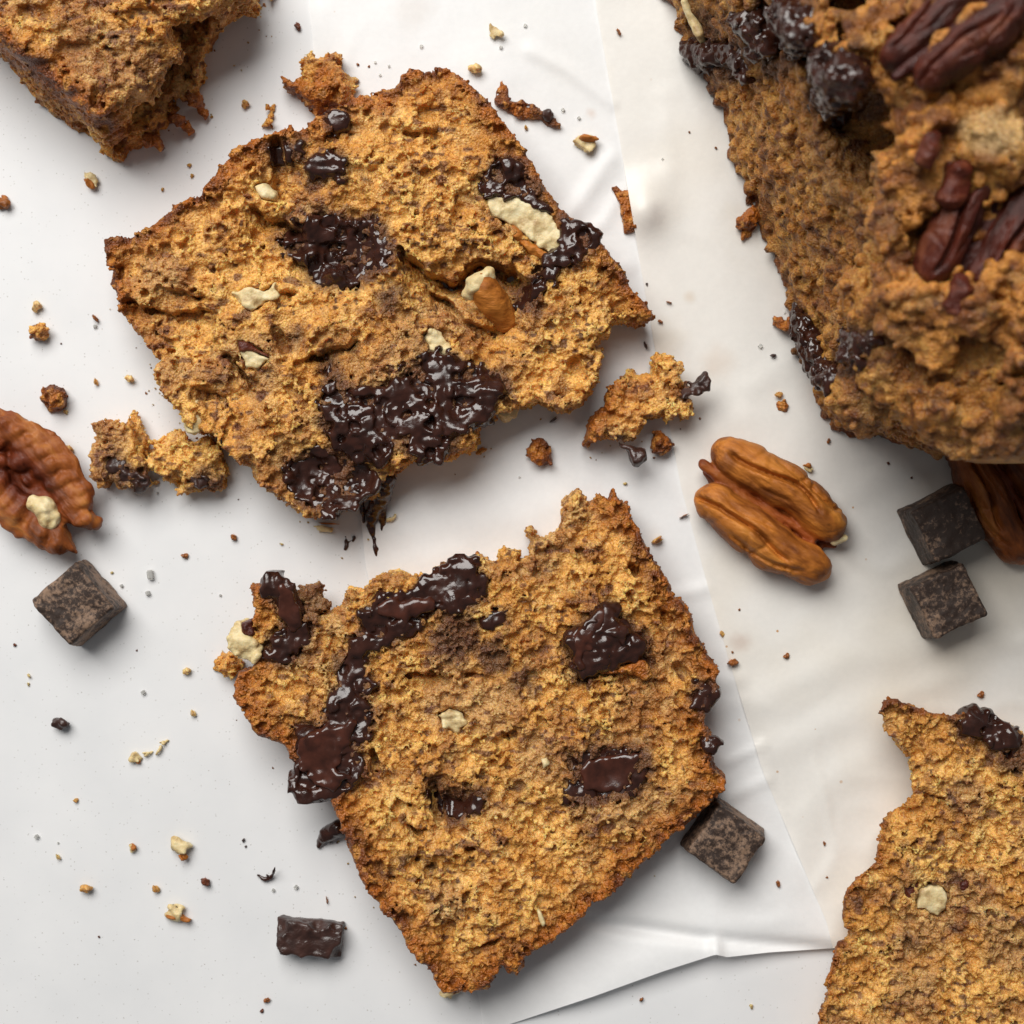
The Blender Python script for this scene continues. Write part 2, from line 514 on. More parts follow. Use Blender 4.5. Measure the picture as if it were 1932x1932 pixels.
BOT = [(560, 2010), (800, 1990), (905, 1952), (963, 1932), (1120, 1880), (1250, 1833), (1350, 1801), (1372, 1806), (1450, 1797), (1571, 1789), (1800, 1775), (2400, 1740)]
def z_white(u, v):
    vb = np.interp(u, [b[0] for b in BOT], [b[1] for b in BOT])
    e = vb - v
    z = 0.25 + 0.10 * n2(u, v, 170, 5) + 0.05 * n2(u, v, 60, 6)
    z = z + 2.6 * np.exp(-(e / 130.0) ** 2) * sstep(u, 930, 1120) * (1 + 0.25 * n2(u, v, 120, 8))
    z = z - 1.1 * gauss_line(u, v, [(1092, 1735), (1350, 1773), (1571, 1791)], 13) * sstep(u, 1040, 1180)
    z = z + 1.0 * gauss_line(u, v, [(1350, 1780), (1352, 1802)], 12)
    for (pts, w, hgt) in [([(1000, 95), (1070, 130), (1155, 195)], 12, 0.55), ([(1150, 300), (1095, 380), (1060, 425)], 14, 0.7),
                          ([(1175, 360), (1140, 420), (1110, 440)], 10, 0.45), ([(1190, 500), (1150, 520)], 16, 0.4),
                          ([(700, 1010), (900, 985), (1040, 960)], 36, 0.5), ([(700, 1075), (860, 1040)], 22, 0.35),
                          ([(1250, 1130), (1330, 1110)], 12, 0.5), ([(1340, 1290), (1400, 1280)], 14, 0.4),
                          ([(1370, 1440), (1440, 1405)], 9, 0.6), ([(1375, 1505), (1450, 1470)], 11, 0.5),
                          ([(760, 40), (830, 120), (930, 150)], 40, 0.4), ([(620, 20), (700, 120)], 30, 0.3),
                          ([(1100, 1690), (1300, 1640), (1480, 1660)], 45, 0.8)]:
        z = z + 0.75 * hgt * gauss_line(u, v, pts, w * 1.15)
    z = z + 0.30 * np.maximum(0, 0.22 - np.abs(n2(u, v, 190, 31) + 0.3 * n2(u, v, 70, 32))) * sstep(n2(u, v, 300, 33), -0.2, 0.4) * 3
    return np.maximum(z, 0.12)

def z_cream(u, v):
    z = z_white(u, v)
    z = np.maximum(z, 0.4) + 0.32
    z = z + 0.12 * n2(u, v, 110, 15) + 0.06 * n2(u, v, 45, 16)
    z = z + 2.6 * np.exp(-(((u - 1218) / 42) ** 2 + ((v - 395) / 50) ** 2))
    for (pts, w, hgt) in [([(1255, 180), (1262, 300), (1258, 345)], 16, 0.25), ([(1210, 340), (1262, 330)], 14, 0.3),
                          ([(1480, 690), (1420, 730)], 18, 0.5), ([(1400, 790), (1340, 830)], 18, 0.4),
                          ([(1420, 1330), (1600, 1240), (1800, 1215)], 26, 0.9), ([(1450, 1420), (1650, 1330)], 24, 0.8),
                          ([(1500, 1600), (1560, 1480), (1620, 1440)], 26, 0.7), ([(1690, 1320), (1810, 1270)], 16, 0.6),
                          ([(1640, 1180), (1720, 1200)], 18, 0.4)]:
        z = z + 0.55 * hgt * gauss_line(u, v, pts, w * 1.4)
    return z + 0.45 * np.maximum(0, 0.2 - np.abs(n2(u, v, 150, 41) + 0.3 * n2(u, v, 60, 42))) * sstep(n2(u, v, 260, 43), -0.2, 0.4) * 3

white_paper = sheet('parchment_paper', [(560, -260), (583, 0), (640, 560), (690, 1040), (800, 1480), (905, 1890), (912, 1952)],
                    [(2350, -260), (2350, 1750)], BOT, 220, 260, z_white,
                    paper_mat('white_parchment', (0.90, 0.90, 0.90), 0.14, 0.03, 0.50,
                              [(780, 22, 60, (0.62, 0.50, 0.42), 0.25), (1115, 215, 14, (0.6, 0.35, 0.2), 0.35), (560, 1040, 20, (0.6, 0.4, 0.25), 0.2)], 0.35))
tag(white_paper, 'white parchment sheet under the two torn slices, its lower edge curling off the table', 'paper', 'parchment sheets')
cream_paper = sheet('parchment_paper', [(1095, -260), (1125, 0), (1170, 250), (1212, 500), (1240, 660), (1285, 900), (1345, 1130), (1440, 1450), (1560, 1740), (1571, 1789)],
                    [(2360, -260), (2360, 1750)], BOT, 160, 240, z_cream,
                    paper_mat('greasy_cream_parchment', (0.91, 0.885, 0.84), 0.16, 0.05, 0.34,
                              [(1232, 412, 38, (0.40, 0.33, 0.33), 0.45), (1398, 1208, 26, (0.52, 0.34, 0.26), 0.40), (1352, 690, 45, (0.68, 0.50, 0.36), 0.30),  # first patch paints a shadow showing through the sheet; the rest are stains
                               (1250, 640, 60, (0.74, 0.64, 0.50), 0.4), (1300, 560, 16, (0.62, 0.42, 0.22), 0.3), (1420, 420, 80, (0.74, 0.66, 0.52), 0.35)]))
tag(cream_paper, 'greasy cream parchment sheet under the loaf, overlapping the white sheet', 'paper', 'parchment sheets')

# ------------------------------------------------------------------ bread
C_GOLD = np.array((0.88, 0.505, 0.145)); C_TAN = np.array((0.67, 0.32, 0.070)); C_GREY = np.array((0.52, 0.29, 0.115))
C_ORANGE = np.array((0.60, 0.27, 0.05)); C_SPECK = np.array((0.105, 0.035, 0.018))
C_CRUST = np.array((0.40, 0.120, 0.012)); C_CRUSTD = np.array((0.17, 0.044, 0.007)); C_SOAK = np.array((0.13, 0.052, 0.024))

def mixv(a, b, t):
    t = np.clip(t, 0, 1)[:, None]
    return a * (1 - t) + b * t

def crumb_colour(p, seed, crust, soak, tone=1.0, grey=0.0, toast=None):
    c = mixv(np.broadcast_to(C_GOLD, p.shape), C_TAN, 0.5 + 1.5 * noise_at(p, 4.5, seed + 1) + 0.8 * noise_at(p, 1.2, seed + 12))
    c = mixv(c, C_GREY, sstep(noise_at(p, 9, seed + 2), 0.05 - grey, 0.5 - grey) * 0.8)
    c = mixv(c, C_ORANGE, sstep(noise_at(p, 3.2, seed + 3), 0.36, 0.66) * 0.55)
    c = mixv(c, np.array((0.34, 0.135, 0.040)), sstep(noise_at(p, 5.2, seed + 9) + 0.45 * noise_at(p, 1.4, seed + 13), 0.16, 0.60) * 0.70)
    c = mixv(c, np.array((0.93, 0.64, 0.26)), sstep(noise_at(p, 1.7, seed + 10), 0.22, 0.55) * 0.35)
    sp = sstep(noise_at(p, 0.95, seed + 4), 0.46, 0.62) * sstep(noise_at(p, 7, seed + 5), -0.3, 0.2)
    c = mixv(c, C_SPECK, sp * 0.85)
    sp2 = sstep(noise_at(p * (1, 2.4, 1), 2.2, seed + 6), 0.50, 0.64)
    c = mixv(c, np.array((0.17, 0.058, 0.028)), sp2 * 0.8)
    if toast is not None: c = mixv(c, np.array((0.50, 0.178, 0.022)), toast * 0.78)
    k = mixv(np.broadcast_to(C_CRUST, p.shape), C_CRUSTD, sstep(noise_at(p, 3.0, seed + 7), -0.1, 0.45))
    k = mixv(k, C_ORANGE, sstep(noise_at(p, 1.3, seed + 8), 0.15, 0.6) * 0.75)
    k = mixv(k, C_CRUSTD * 0.6, sstep(noise_at(p, 0.8, seed + 11), 0.25, 0.65) * 0.6)
    c = mixv(c, k, crust)
    c = mixv(c, C_SOAK, soak)
    return c * tone

def near_line_crust(px, py, lines, zt):
    d = np.full(px.shape, 99.0)
    for ln in lines:
        q = poly_mm(ln, zt)
        d = np.minimum(d, line_dist(px, py, q))
    return d

def tube_sdf(g, pts, rad):
    d = None
    pts = np.asarray(pts, float); rad = np.asarray(rad, float)
    for a, b, ra, rb in zip(pts[:-1], pts[1:], rad[:-1], rad[1:]):
        ab = b - a; L = (ab ** 2).sum() + 1e-9
        t = np.clip(((g.X - a[0]) * ab[0] + (g.Y - a[1]) * ab[1] + (g.Z - a[2]) * ab[2]) / L, 0, 1)
        e = np.sqrt((g.X - a[0] - t * ab[0]) ** 2 + (g.Y - a[1] - t * ab[1]) ** 2 + (g.Z - a[2] - t * ab[2]) ** 2) - (ra + t * (rb - ra))
        d = e if d is None else np.minimum(d, e)
    return d.astype(np.float32)

class Bread:
    pass

def bread(poly, T, h=0.3, zt=None, base=None, zb=0.45, seed=1, feats=(), cracks=(), crust=(), choc=(), soak=(), amp=1.0,
          bubbles=0.10, grain=2.4, sides=None, round_k=1.6, crustw=3.0, tilt=(0, 0), low=0.55, tone=1.0, grey=0.0, bub_r=(0.30, 1.30), coarse=1.0, sink=(), crack_gain=1.0, ledge=0.0, pit=1.0, carve=()):
    """one piece of torn banana bread, as a distance field turned into a mesh"""
    zt = T if zt is None else zt
    rng = np.random.default_rng(seed)
    pt = poly_mm(poly, zt)
    pb = pt if base is None else poly_mm(base, 0.5)
    allp = np.concatenate([pt, pb])
    g = Grid((*(allp.min(0) - 2.0), zb - 0.9), (*(allp.max(0) + 2.0), T + 4.5), h)
    X2, Y2 = np.meshgrid(g.x, g.y, indexing='ij')
    U2 = 966 + X2 / (0.1 * (H - zt) / H); V2 = 966 - Y2 / (0.1 * (H - zt) / H)
    d2 = poly_sdf(X2, Y2, pt)
    top = np.full(d2.shape, float(T)) + 0.9 * n2(X2, Y2, 14, seed + 20) + 0.5 * n2(X2, Y2, 6, seed + 21)
    top += tilt[0] * (X2 - pt[:, 0].mean()) + tilt[1] * (Y2 - pt[:, 1].mean())
    for (u, v, r, dh) in feats:
        top += dh * np.exp(-(((U2 - u) ** 2 + (V2 - v) ** 2) / r ** 2))
    for (ln, w, dep) in cracks:
        us = np.array([a[0] for a in ln]); vs = np.array([a[1] for a in ln])
        if ledge and (np.diff(us) > 0).all() and np.ptp(us) > 1.2 * np.ptp(vs) and np.ptp(us) > 24:
            sd = V2 - np.interp(U2, us, vs) + 14 * n2(X2, Y2, 3.2, seed + 24) + 7 * n2(X2, Y2, 1.3, seed + 25)
            win = sstep(U2 + 12 * n2(X2, Y2, 4, seed + 26), us[0] - 14, us[0] + 22) * (1 - sstep(U2, us[-1] - 22, us[-1] + 14))
            top -= ledge * dep * win * np.exp(-np.maximum(sd, 0) / (2.2 * w)) * sstep(sd, -3, 4)
            continue
        wv = w * (1 + 0.5 * n2(X2, Y2, 3.5, seed + 23))
        top -= crack_gain * dep * np.exp(-(line_dist(U2, V2, ln) / np.maximum(wv, 3)) ** 6)
    dchoc = np.full(d2.shape, 99.0, np.float32)
    for cp in choc:
        dchoc = np.minimum(dchoc, poly_sdf(X2, Y2, poly_mm(cp, zt)))
    under = top - low * sstep(-dchoc, -0.3, 1.0)
    for cp in sink:
        under = under - 2.2 * sstep(-poly_sdf(X2, Y2, poly_mm(cp, zt)), -0.6, 0.6)
    dsoak = dchoc.copy()
    for (u, v, r) in soak:
        sx, sy = P(u, v, zt)
        dsoak = np.minimum(dsoak, np.hypot(X2 - sx, Y2 - sy) - r * 0.1 + 1.5)
    dc = np.full(d2.shape, 99.0)
    for ln in crust:
        dc = np.minimum(dc, line_dist(X2, Y2, poly_mm(ln, zt)))
    rough = (0.45 + 0.55 * sstep(dc, 0.3, 3.0)).astype(np.float32)[:, :, None] * amp
    if base is None:
        side = d2[:, :, None]
    else:
        db = poly_sdf(X2, Y2, pb)
        f = np.clip(g.Z / T, 0, 1)
        side = db[:, :, None] * (1 - f) + d2[:, :, None] * f
    d = smax(side + 0 * g.Z, g.Z - under[:, :, None].astype(np.float32), round_k).astype(np.float32)
    for pts, rr in carve:
        d = smax(d, -tube_sdf(g, [(*P(u, v, z), z) for u, v, z in pts], rr), 1.0).astype(np.float32)
    d += rough * 0.65 * g.noise(5.5 * coarse, seed + 1)
    d += rough * 1.9 * pit * sstep(g.noise(2.9 * coarse, seed + 2), 0.08, 0.60)
    d += rough * 0.80 * pit * sstep(g.noise(1.25, seed + 3), 0.14, 0.55)
    d += rough * 0.62 * g.noise(0.66, seed + 4)
    # bubbles open in the cut face and a little below it
    area = (d2 < 0).sum() * h * h
    nb = int(area * bubbles)
    ins = np.argwhere((d2 < -1.0))
    if nb and len(ins):
        pick = ins[rng.integers(0, len(ins), nb)]
        r = bub_r[0] + (bub_r[1] - bub_r[0]) * rng.random(nb) ** 3.5
        zz = under[pick[:, 0], pick[:, 1]] - rng.random(nb) * 0.9
        stamp(g, d, np.stack([g.x[pick[:, 0]], g.y[pick[:, 1]], zz], 1), r, True)
    # granules of crumb on every face
    near = np.argwhere(np.abs(d) < 0.5 * h)
    near = near[near[:, 2] * h + g.lo[2] > 1.2]
    if len(near):
        ng = int(len(near) * h * h * grain)
        pick = near[rng.integers(0, len(near), ng)]
        r = 0.19 + 0.24 * rng.random(ng) ** 2
        cen = g.lo + pick * h + rng.uniform(-0.12, 0.12, (ng, 3))
        keep = rng.random(ng) < (0.35 + 0.65 * sstep(dc[pick[:, 0], pick[:, 1]], 0.2, 2.0))
        stamp(g, d, cen[keep], r[keep], False)
    d = np.maximum(d, zb - g.Z)
    d[0] = d[-1] = 1; d[:, 0] = d[:, -1] = 1; d[:, :, 0] = d[:, :, -1] = 1
    v, q = surface(g, d)
    q = q[~(v[q][:, :, 2] < zb + 0.6 * h).all(1)]
    us, q = sub(v, q, np.ones(len(q), bool)); v = v[us]
    ix = np.clip(((v[:, 0] - g.lo[0]) / h).astype(int), 0, g.n[0] - 1); iy = np.clip(((v[:, 1] - g.lo[1]) / h).astype(int), 0, g.n[1] - 1)
    wob = noise_at(v, 2.5, seed + 30) * 1.2 + noise_at(v, 0.9, seed + 31) * 0.7
    dcv = dc[ix, iy] + wob
    depth = top[ix, iy] - v[:, 2]
    cm = (1 - sstep(dcv, crustw * 0.3, crustw * 1.5))
    sk = (1 - sstep(dsoak[ix, iy] + wob * 1.1, -0.4, 2.6)) * (1 - sstep(depth, 2.5, 5.0))
    col = crumb_colour(v, seed + 40, cm, sk * 0.92, tone, grey, 1 - sstep(dcv, crustw * 0.6, crustw * 2.3))
    B = Bread()
    B.v, B.q, B.col = v, q, col
    fm = cm[q].mean(1) > 0.5
    B.crust = fm
    B.g, B.top, B.zt, B.T = g, top, zt, T
    B.org = np.array([*(pt.mean(0)), 0.0])
    def at(u, vv):
        x, y = P(u, vv, zt)
        i = np.clip(((x - g.lo[0]) / h).astype(int), 0, g.n[0] - 1); j = np.clip(((y - g.lo[1]) / h).astype(int), 0, g.n[1] - 1)
        return x, y, top[i, j]
    B.at = at
    return B

def bread_object(name, label, cat, B, group=None):
    t = thing(name, label, cat, B.org, group)
    if B.crust.sum() > 60:
        us, qs = sub(B.v, B.q, ~B.crust)
        put('crumb', new_mesh('crumb', B.v[us], qs, B.col[us], origin=B.org), M_CRUMB, t)
        us, qs = sub(B.v, B.q, B.crust)
        put('crust', new_mesh('crust', B.v[us], qs, B.col[us], origin=B.org), M_CRUST, t)
    else:
        put('crumb', new_mesh('crumb', B.v, B.q, B.col, origin=B.org), M_CRUMB, t)
    return t

def choc_blob(t, B, poly, lift=0.5, depth=3.0, seed=1, amp=1.0, mat=None, name='melted_chocolate', k=1.4, h=0.30, fine=1.0, grow=0.65, patchy=0.5):
    """melted chocolate lying in the footprint poly of a piece of bread"""
    pt = poly_mm(poly, B.zt)
    lo = pt.min(0) - 1.5; hi = pt.max(0) + 1.5
    cu = np.array(poly).mean(0)
    X0, Y0, _ = 0, 0, 0
    gx = np.arange(lo[0], hi[0] + h, h); gy = np.arange(lo[1], hi[1] + h, h)
    ii = np.clip(((gx - B.g.lo[0]) / B.g.h).astype(int), 0, B.g.n[0] - 1); jj = np.clip(((gy - B.g.lo[1]) / B.g.h).astype(int), 0, B.g.n[1] - 1)
    tp = B.top[np.ix_(ii, jj)]
    d0 = poly_sdf(*np.meshgrid(gx, gy, indexing='ij'), pt)
    zmax = tp[d0 < 1].max() + lift + 2.5 if (d0 < 1).any() else tp.max() + 3
    zmin = max(0.5, tp[d0 < 1].min() - depth - 1)
    g = Grid((lo[0], lo[1], zmin), (gx[-1], gy[-1], zmax), h)
    tp = tp[:g.n[0], :g.n[1]]; d0 = d0[:g.n[0], :g.n[1]]
    nx, ny = min(g.n[0], tp.shape[0]), min(g.n[1], tp.shape[1])
    g.n = np.array([nx, ny, g.n[2]]); g.x = g.x[:nx]; g.y = g.y[:ny]; g.X = g.X[:nx]; g.Y = g.Y[:, :ny]
    tp = tp[:nx, :ny].astype(np.float32); d0 = d0[:nx, :ny]
    XX, YY = np.meshgrid(g.x, g.y, indexing='ij')
    d0 = d0 + (0.9 * n2(XX, YY, 2.4, seed + 3) + 0.6 * n2(XX, YY, 1.1, seed + 4)).astype(np.float32)
    tp = tp - (1.3 * patchy * sstep(n2(XX, YY, 2.3, seed + 5) + 0.4 * n2(XX, YY, 1.0, seed + 6), 0.12, 0.5)).astype(np.float32)
    d = smax(d0[:, :, None] - grow + 0 * g.Z, g.Z - (tp + lift)[:, :, None], k)
    d = np.maximum(d, (tp - depth)[:, :, None] - g.Z).astype(np.float32)
    d += amp * (1.0 * g.noise(3.4, seed) + 0.75 * (0.28 - np.abs(g.noise(1.9, seed + 1))) + fine * 0.26 * g.noise(0.8, seed + 2))
    d[0] = d[-1] = 1; d[:, 0] = d[:, -1] = 1; d[:, :, 0] = d[:, :, -1] = 1
    v, q = surface(g, d, True)
    if len(q) == 0: return None
    ix = np.clip(((v[:, 0] - g.lo[0]) / h).astype(int), 0, nx - 1); iy = np.clip(((v[:, 1] - g.lo[1]) / h).astype(int), 0, ny - 1)
    dep = tp[ix, iy] - v[:, 2]
    q = q[~((dep[q] > depth - 0.9).all(1) & (d0[ix, iy][q] < -0.8).all(1))]
    us, q = sub(v, q, np.ones(len(q), bool)); v = v[us]
    return put(name, new_mesh(name, v, q, origin=B.org), mat or M_CHOC, t)

def blob(poly, z0, z1, zref, seed, h=0.26, amp=1.0, k=1.0, sc=1.0):
    """free solid over a traced footprint between two levels"""
    pt = poly_mm(poly, zref)
    g = Grid((*(pt.min(0) - 1.2), z0 - 0.8), (*(pt.max(0) + 1.2), z1 + 1.5), h)
    X2, Y2 = np.meshgrid(g.x, g.y, indexing='ij')
    d0 = poly_sdf(X2, Y2, pt)
    d = smax(d0[:, :, None] + 0 * g.Z, g.Z - z1, k)
    d = smax(d, z0 - g.Z + 0 * d, k * 0.5).astype(np.float32)
    d += amp * (0.6 * g.noise(2.6 * sc, seed) + 0.5 * (0.25 - np.abs(g.noise(1.5 * sc, seed + 3))) + 0.3 * g.noise(1.2 * sc, seed + 1) + 0.18 * g.noise(0.6 * sc, seed + 2))
    d[0] = d[-1] = 1; d[:, 0] = d[:, -1] = 1; d[:, :, 0] = d[:, :, -1] = 1
    return surface(g, d)

def nut_part(t, B, poly, z0, z1, seed, mat=None, name='pecan_piece', **kw):
    v, q = blob(poly, z0, z1, B.zt, seed, **kw)
    cols = np.ones((len(v), 3))
    return put(name, new_mesh(name, v, q, cols, origin=B.org), mat or M_FLESH, t)

def ellipse(u, v, a, b, ang=0, n=18):
    t = np.linspace(0, 2 * np.pi, n, endpoint=False); c, s = math.cos(math.radians(ang)), math.sin(math.radians(ang))
    x = a * np.cos(t); y = b * np.sin(t)
    return [(u + c * i - s * j, v + s * i + c * j) for i, j in zip(x, y)]

# ---- slice torn across the middle (upper of the two whole slices)
S1 = Q('A', 130,1190, 300,1160, 450,1100, 530,1030, 560,990, 680,940, 800,830, 860,750, 930,650, 1080,590, 1240,545, 1380,490, 1500,430, 1640,350, 1800,300, 1920,220,
       'B', 60,295, 140,265, 230,200, 300,165, 400,155, 520,160, 600,220, 690,290, 770,350, 830,440, 900,530, 960,620, 1030,720, 1090,820, 1150,920, 1220,1020, 1320,1100, 1440,1160, 1455,1200,
       1510,1280, 1600,1370, 1640,1480, 1700,1550, 1750,1610, 1785,1665, 1690,1690, 1600,1665, 1520,1690, 1500,1760,
       'D', 1520,300, 1490,380, 1460,430, 1440,500, 1430,600, 1390,680, 1330,730, 1230,770, 1150,760, 1080,720, 1000,750, 940,770, 830,810, 730,830, 690,900, 690,970, 640,1020, 560,1050, 520,1090,
       400,1080, 300,1080, 230,1140, 160,1180, 90,1290, 30,1310,
       'C', 1640,1330, 1520,1420, 1430,1420, 1350,1420, 1290,1380, 1180,1310, 1080,1240, 1010,1180, 1000,1140, 930,1080, 850,1000, 800,920, 720,900, 650,880, 610,800, 560,740, 500,690, 450,600, 450,520, 500,480,
       440,430, 400,390, 380,340, 320,290, 290,240, 230,180, 210,100, 170,20, 'A', 150,1440, 130,1300)
S1_CRUST = [S1[-4:] + S1[:41]]
S1_CHOC = [
    Q('A', 1160,1200, 1360,1080, 1560,1060, 1760,1090, 1810,1180, 1870,1260, 1900,1310, 1830,1400, 1700,1440, 1640,1480, 1500,1480, 1400,1420, 1350,1330, 1250,1290),
    Q('U', 620,680, 640,740, 700,735, 750,730, 775,690, 820,650, 870,690, 940,700, 955,740, 925,770, 908,800, 862,820, 845,850, 830,868, 780,860, 745,840, 720,872, 690,870, 640,850, 615,810, 605,760),
    Q('U', 530,880, 580,858, 640,850, 690,880, 712,905, 665,950, 620,968, 560,940),
    Q('B', 750,830, 820,750, 960,770, 1060,900, 1140,1030, 1080,1050, 1000,950, 880,930, 760,920),
    Q('B', 1190,1080, 1330,1110, 1450,1180, 1440,1240, 1330,1310, 1250,1370, 1130,1350, 1210,1260, 1230,1170),
    Q('B', 1000,1450, 1170,1370, 1150,1430, 1080,1540, 1050,1620, 960,1600, 980,1520),
    Q('A', 1150,660, 1230,620, 1330,630, 1330,720, 1200,730), Q('A', 1380,760, 1500,690, 1580,730, 1570,830, 1450,830, 1370,850),
    Q('A', 1500,470, 1590,470, 1600,520, 1500,540)]
S1_NUT = [Q('B', 760,950, 860,930, 1000,960, 1100,1000, 1160,1070, 1210,1160, 1215,1250, 1180,1300, 1090,1260, 1000,1165, 900,1110, 800,1060), Q('A', 920,1530, 1000,1500, 1100,1520, 1170,1480, 1200,1540, 1110,1590, 1040,1640, 1000,1600), Q('C', 955,370, 1020,375, 1150,460, 1080,545, 1000,540), Q('A', 1050,880, 1110,850, 1190,930, 1180,970, 1100,950), Q('D', 380,330, 440,280, 520,300, 550,380, 510,450, 430,430), Q('B', 600,1500, 690,1350, 800,1400, 900,1560, 890,1690, 800,1650, 640,1580)]
b1 = bread(S1, 13.0, h=0.30, seed=11, sink=S1_NUT, crack_gain=1.8, ledge=2.8, zt=12.5, crust=S1_CRUST, choc=S1_CHOC, bubbles=0.5, coarse=1.1, amp=0.92,
           feats=[(560, 600, 60, 1.0), (640, 620, 70, 1.6), (760, 330, 90, 1.2), (640, 490, 70, -2.4), (870, 530, 60, -3.0), (1000, 480, 60, -1.0), (500, 470, 60, -1.2),
                  (880, 620, 60, 1.0), (450, 560, 70, 0.8), (590, 905, 70, -5.0), (690, 900, 40, -3.5), (1050, 700, 60, -1.2), (340, 650, 60, -1.2), (520, 350, 45, -1.6), (620, 450, 60, -1.2),
                  (250, 480, 70, -1.0), (420, 800, 60, -1.0), (940, 620, 60, -1.5), (1180, 560, 60, -1.5), (300, 590, 50, -1.2), (586, 478, 14, 2.6), (632, 520, 17, 2.8), (870, 820, 20, 1.5)],
           cracks=[(Q('A', 980,980, 1100,1080, 1200,1060, 1330,1140), 16, 2.6), (Q('B', 260,1300, 420,1370, 560,1400, 720,1290, 860,1350, 1000,1430), 24, 3.6),
                   (Q('A', 1180,620, 1200,800, 1190,930), 11, 2.2), (Q('A', 230,1560, 400,1620, 620,1640, 820,1660), 11, 1.8), (Q('C', 880,430, 960,540, 1080,580), 12, 2.4),
                   (Q('C', 1190,80, 1300,90), 12, 2.2), (Q('C', 1190,320, 1230,420), 10, 1.6), (Q('D', 1300,500, 1360,590), 11, 1.8), (Q('B', 150,500, 330,560, 480,590), 9, 1.2),
                   (Q('C', 1340,470, 1500,400, 1700,390), 12, 2.0), (Q('B', 430,1480, 520,1540, 700,1700, 880,1700), 16, 2.4), (Q('C', 720,640, 860,700, 900,760), 10, 1.6),
                   (Q('B', 30,800, 130,760), 10, 1.5), (Q('A', 500,1490, 620,1500, 760,1560), 9, 1.4)],
           soak=[(560, 640, 16), (730, 560, 30), (980, 560, 26), (930, 500, 22), (690, 340, 12), (990, 330, 18)])
slice1 = bread_object('bread_slice', 'broken slice with a cream nut and orange-brown pecan chunk, lying on both parchment sheets', 'bread slice', b1, 'slices of banana bread')
for i, (cp, lf, dp, am) in enumerate(zip(S1_CHOC, (0.2, 0.9, 0.2, 0.3, 0.6, 0.1, 0.1, 0.4, 0.1), (3, 4, 4, 3, 3, 3, 2.5, 2.5, 2), (1.1, 0.9, 1.0, .8, .8, .8, .7, .7, .6))):
    choc_blob(slice1, b1, cp, lf, dp, 300 + 7 * i, am, patchy=1.0)
_, _, zz = b1.at(985, 415)
n_a = nut_part(slice1, b1, Q('B', 760,950, 860,930, 1000,960, 1100,1000, 1160,1070, 1210,1160, 1215,1250, 1180,1300, 1090,1260, 1000,1165, 900,1110, 800,1060), zz - 3, zz + 0.0, 401, amp=0.8, k=0.5)
nut_part(n_a, b1, Q('B', 850,1110, 930,1115, 1010,1180, 1100,1270, 1170,1310, 1120,1325, 1020,1280, 960,1220, 880,1170), zz - 3.2, zz - 0.1, 403, mat=M_PECAN, name='pecan_skin', amp=0.5)
_, _, zz = b1.at(485, 562)
nut_part(slice1, b1, Q('A', 920,1530, 1000,1500, 1100,1520, 1170,1480, 1200,1540, 1110,1590, 1040,1640, 1000,1600), zz - 2, zz + 0.5, 405, amp=0.9, k=.5)
_, _, zz = b1.at(482, 680)
n_a = nut_part(slice1, b1, Q('C', 965,420, 1060,430, 1150,480, 1080,545, 1000,540), zz - 2, zz + 0.3, 407, amp=0.7, k=.5)
nut_part(n_a, b1, Q('C', 955,370, 1020,375, 1150,460, 1140,475, 1050,440, 965,440), zz - 2, zz + 0.8, 408, mat=M_PECAN_RED, name='pecan_skin', amp=0.3)
_, _, zz = b1.at(500, 360)
nut_part(slice1, b1, Q('A', 1050,880, 1110,850, 1190,930, 1180,970, 1100,950), zz - 2, zz + 0.3, 409, amp=0.6)
nut_part(slice1, b1, Q('C', 600,790, 640,740, 700,725, 735,760, 720,800, 735,850, 700,910, 640,915, 610,870), 7, 11.2, 411, amp=0.7)
_, _, zz = b1.at(820, 640)
nut_part(slice1, b1, Q('D', 380,330, 440,280, 520,300, 550,380, 510,450, 430,430), zz - 2.5, zz - 0.5, 413, amp=1.1, k=.5)
nut_part(slice1, b1, Q('D', 830,800, 870,750, 960,750, 940,810, 880,830), 2, 7, 415, amp=0.7, name='pecan_piece')

def tube_mesh(pts, rad, seed, h=0.25, amp=0.3, sc=1.0):
    pts = np.asarray(pts, float); m = max(rad) + 1.2
    g = Grid(pts.min(0) - m, pts.max(0) + m, h)
    d = tube_sdf(g, pts, rad)
    d += amp * (0.6 * g.noise(2.2 * sc, seed) + 0.4 * g.noise(1.0 * sc, seed + 1))
    d[0] = d[-1] = 1; d[:, 0] = d[:, -1] = 1; d[:, :, 0] = d[:, :, -1] = 1
    return surface(g, d)

# upright broken pecan chunk: brown body, pale broken end
x0, y0, zz = b1.at(955, 600)
x1, y1, _ = b1.at(905, 535)
v, q = tube_mesh([(x0, y0, zz - 0.6), ((x0 + x1) / 2 + .2, (y0 + y1) / 2, zz + 2.0), (x1 + .6, y1 - .4, zz + 3.4)], [2.3, 2.9, 2.8], 421, amp=0.35)
n_b = put('pecan_body', new_mesh('pecan_body', v, q, np.ones((len(v), 3)), origin=b1.org), M_PECAN, slice1)
v, q = tube_mesh([(x1 + .9, y1 + 1.1, zz + 4.0), (x1 - .3, y1 + .1, zz + 4.2), (x1 - 1.6, y1 - 1.6, zz + 2.6)], [1.9, 2.1, 1.4], 425, amp=0.9)
put('broken_end', new_mesh('broken_end', v, q, np.ones((len(v), 3)), origin=b1.org), M_FLESH, n_b)

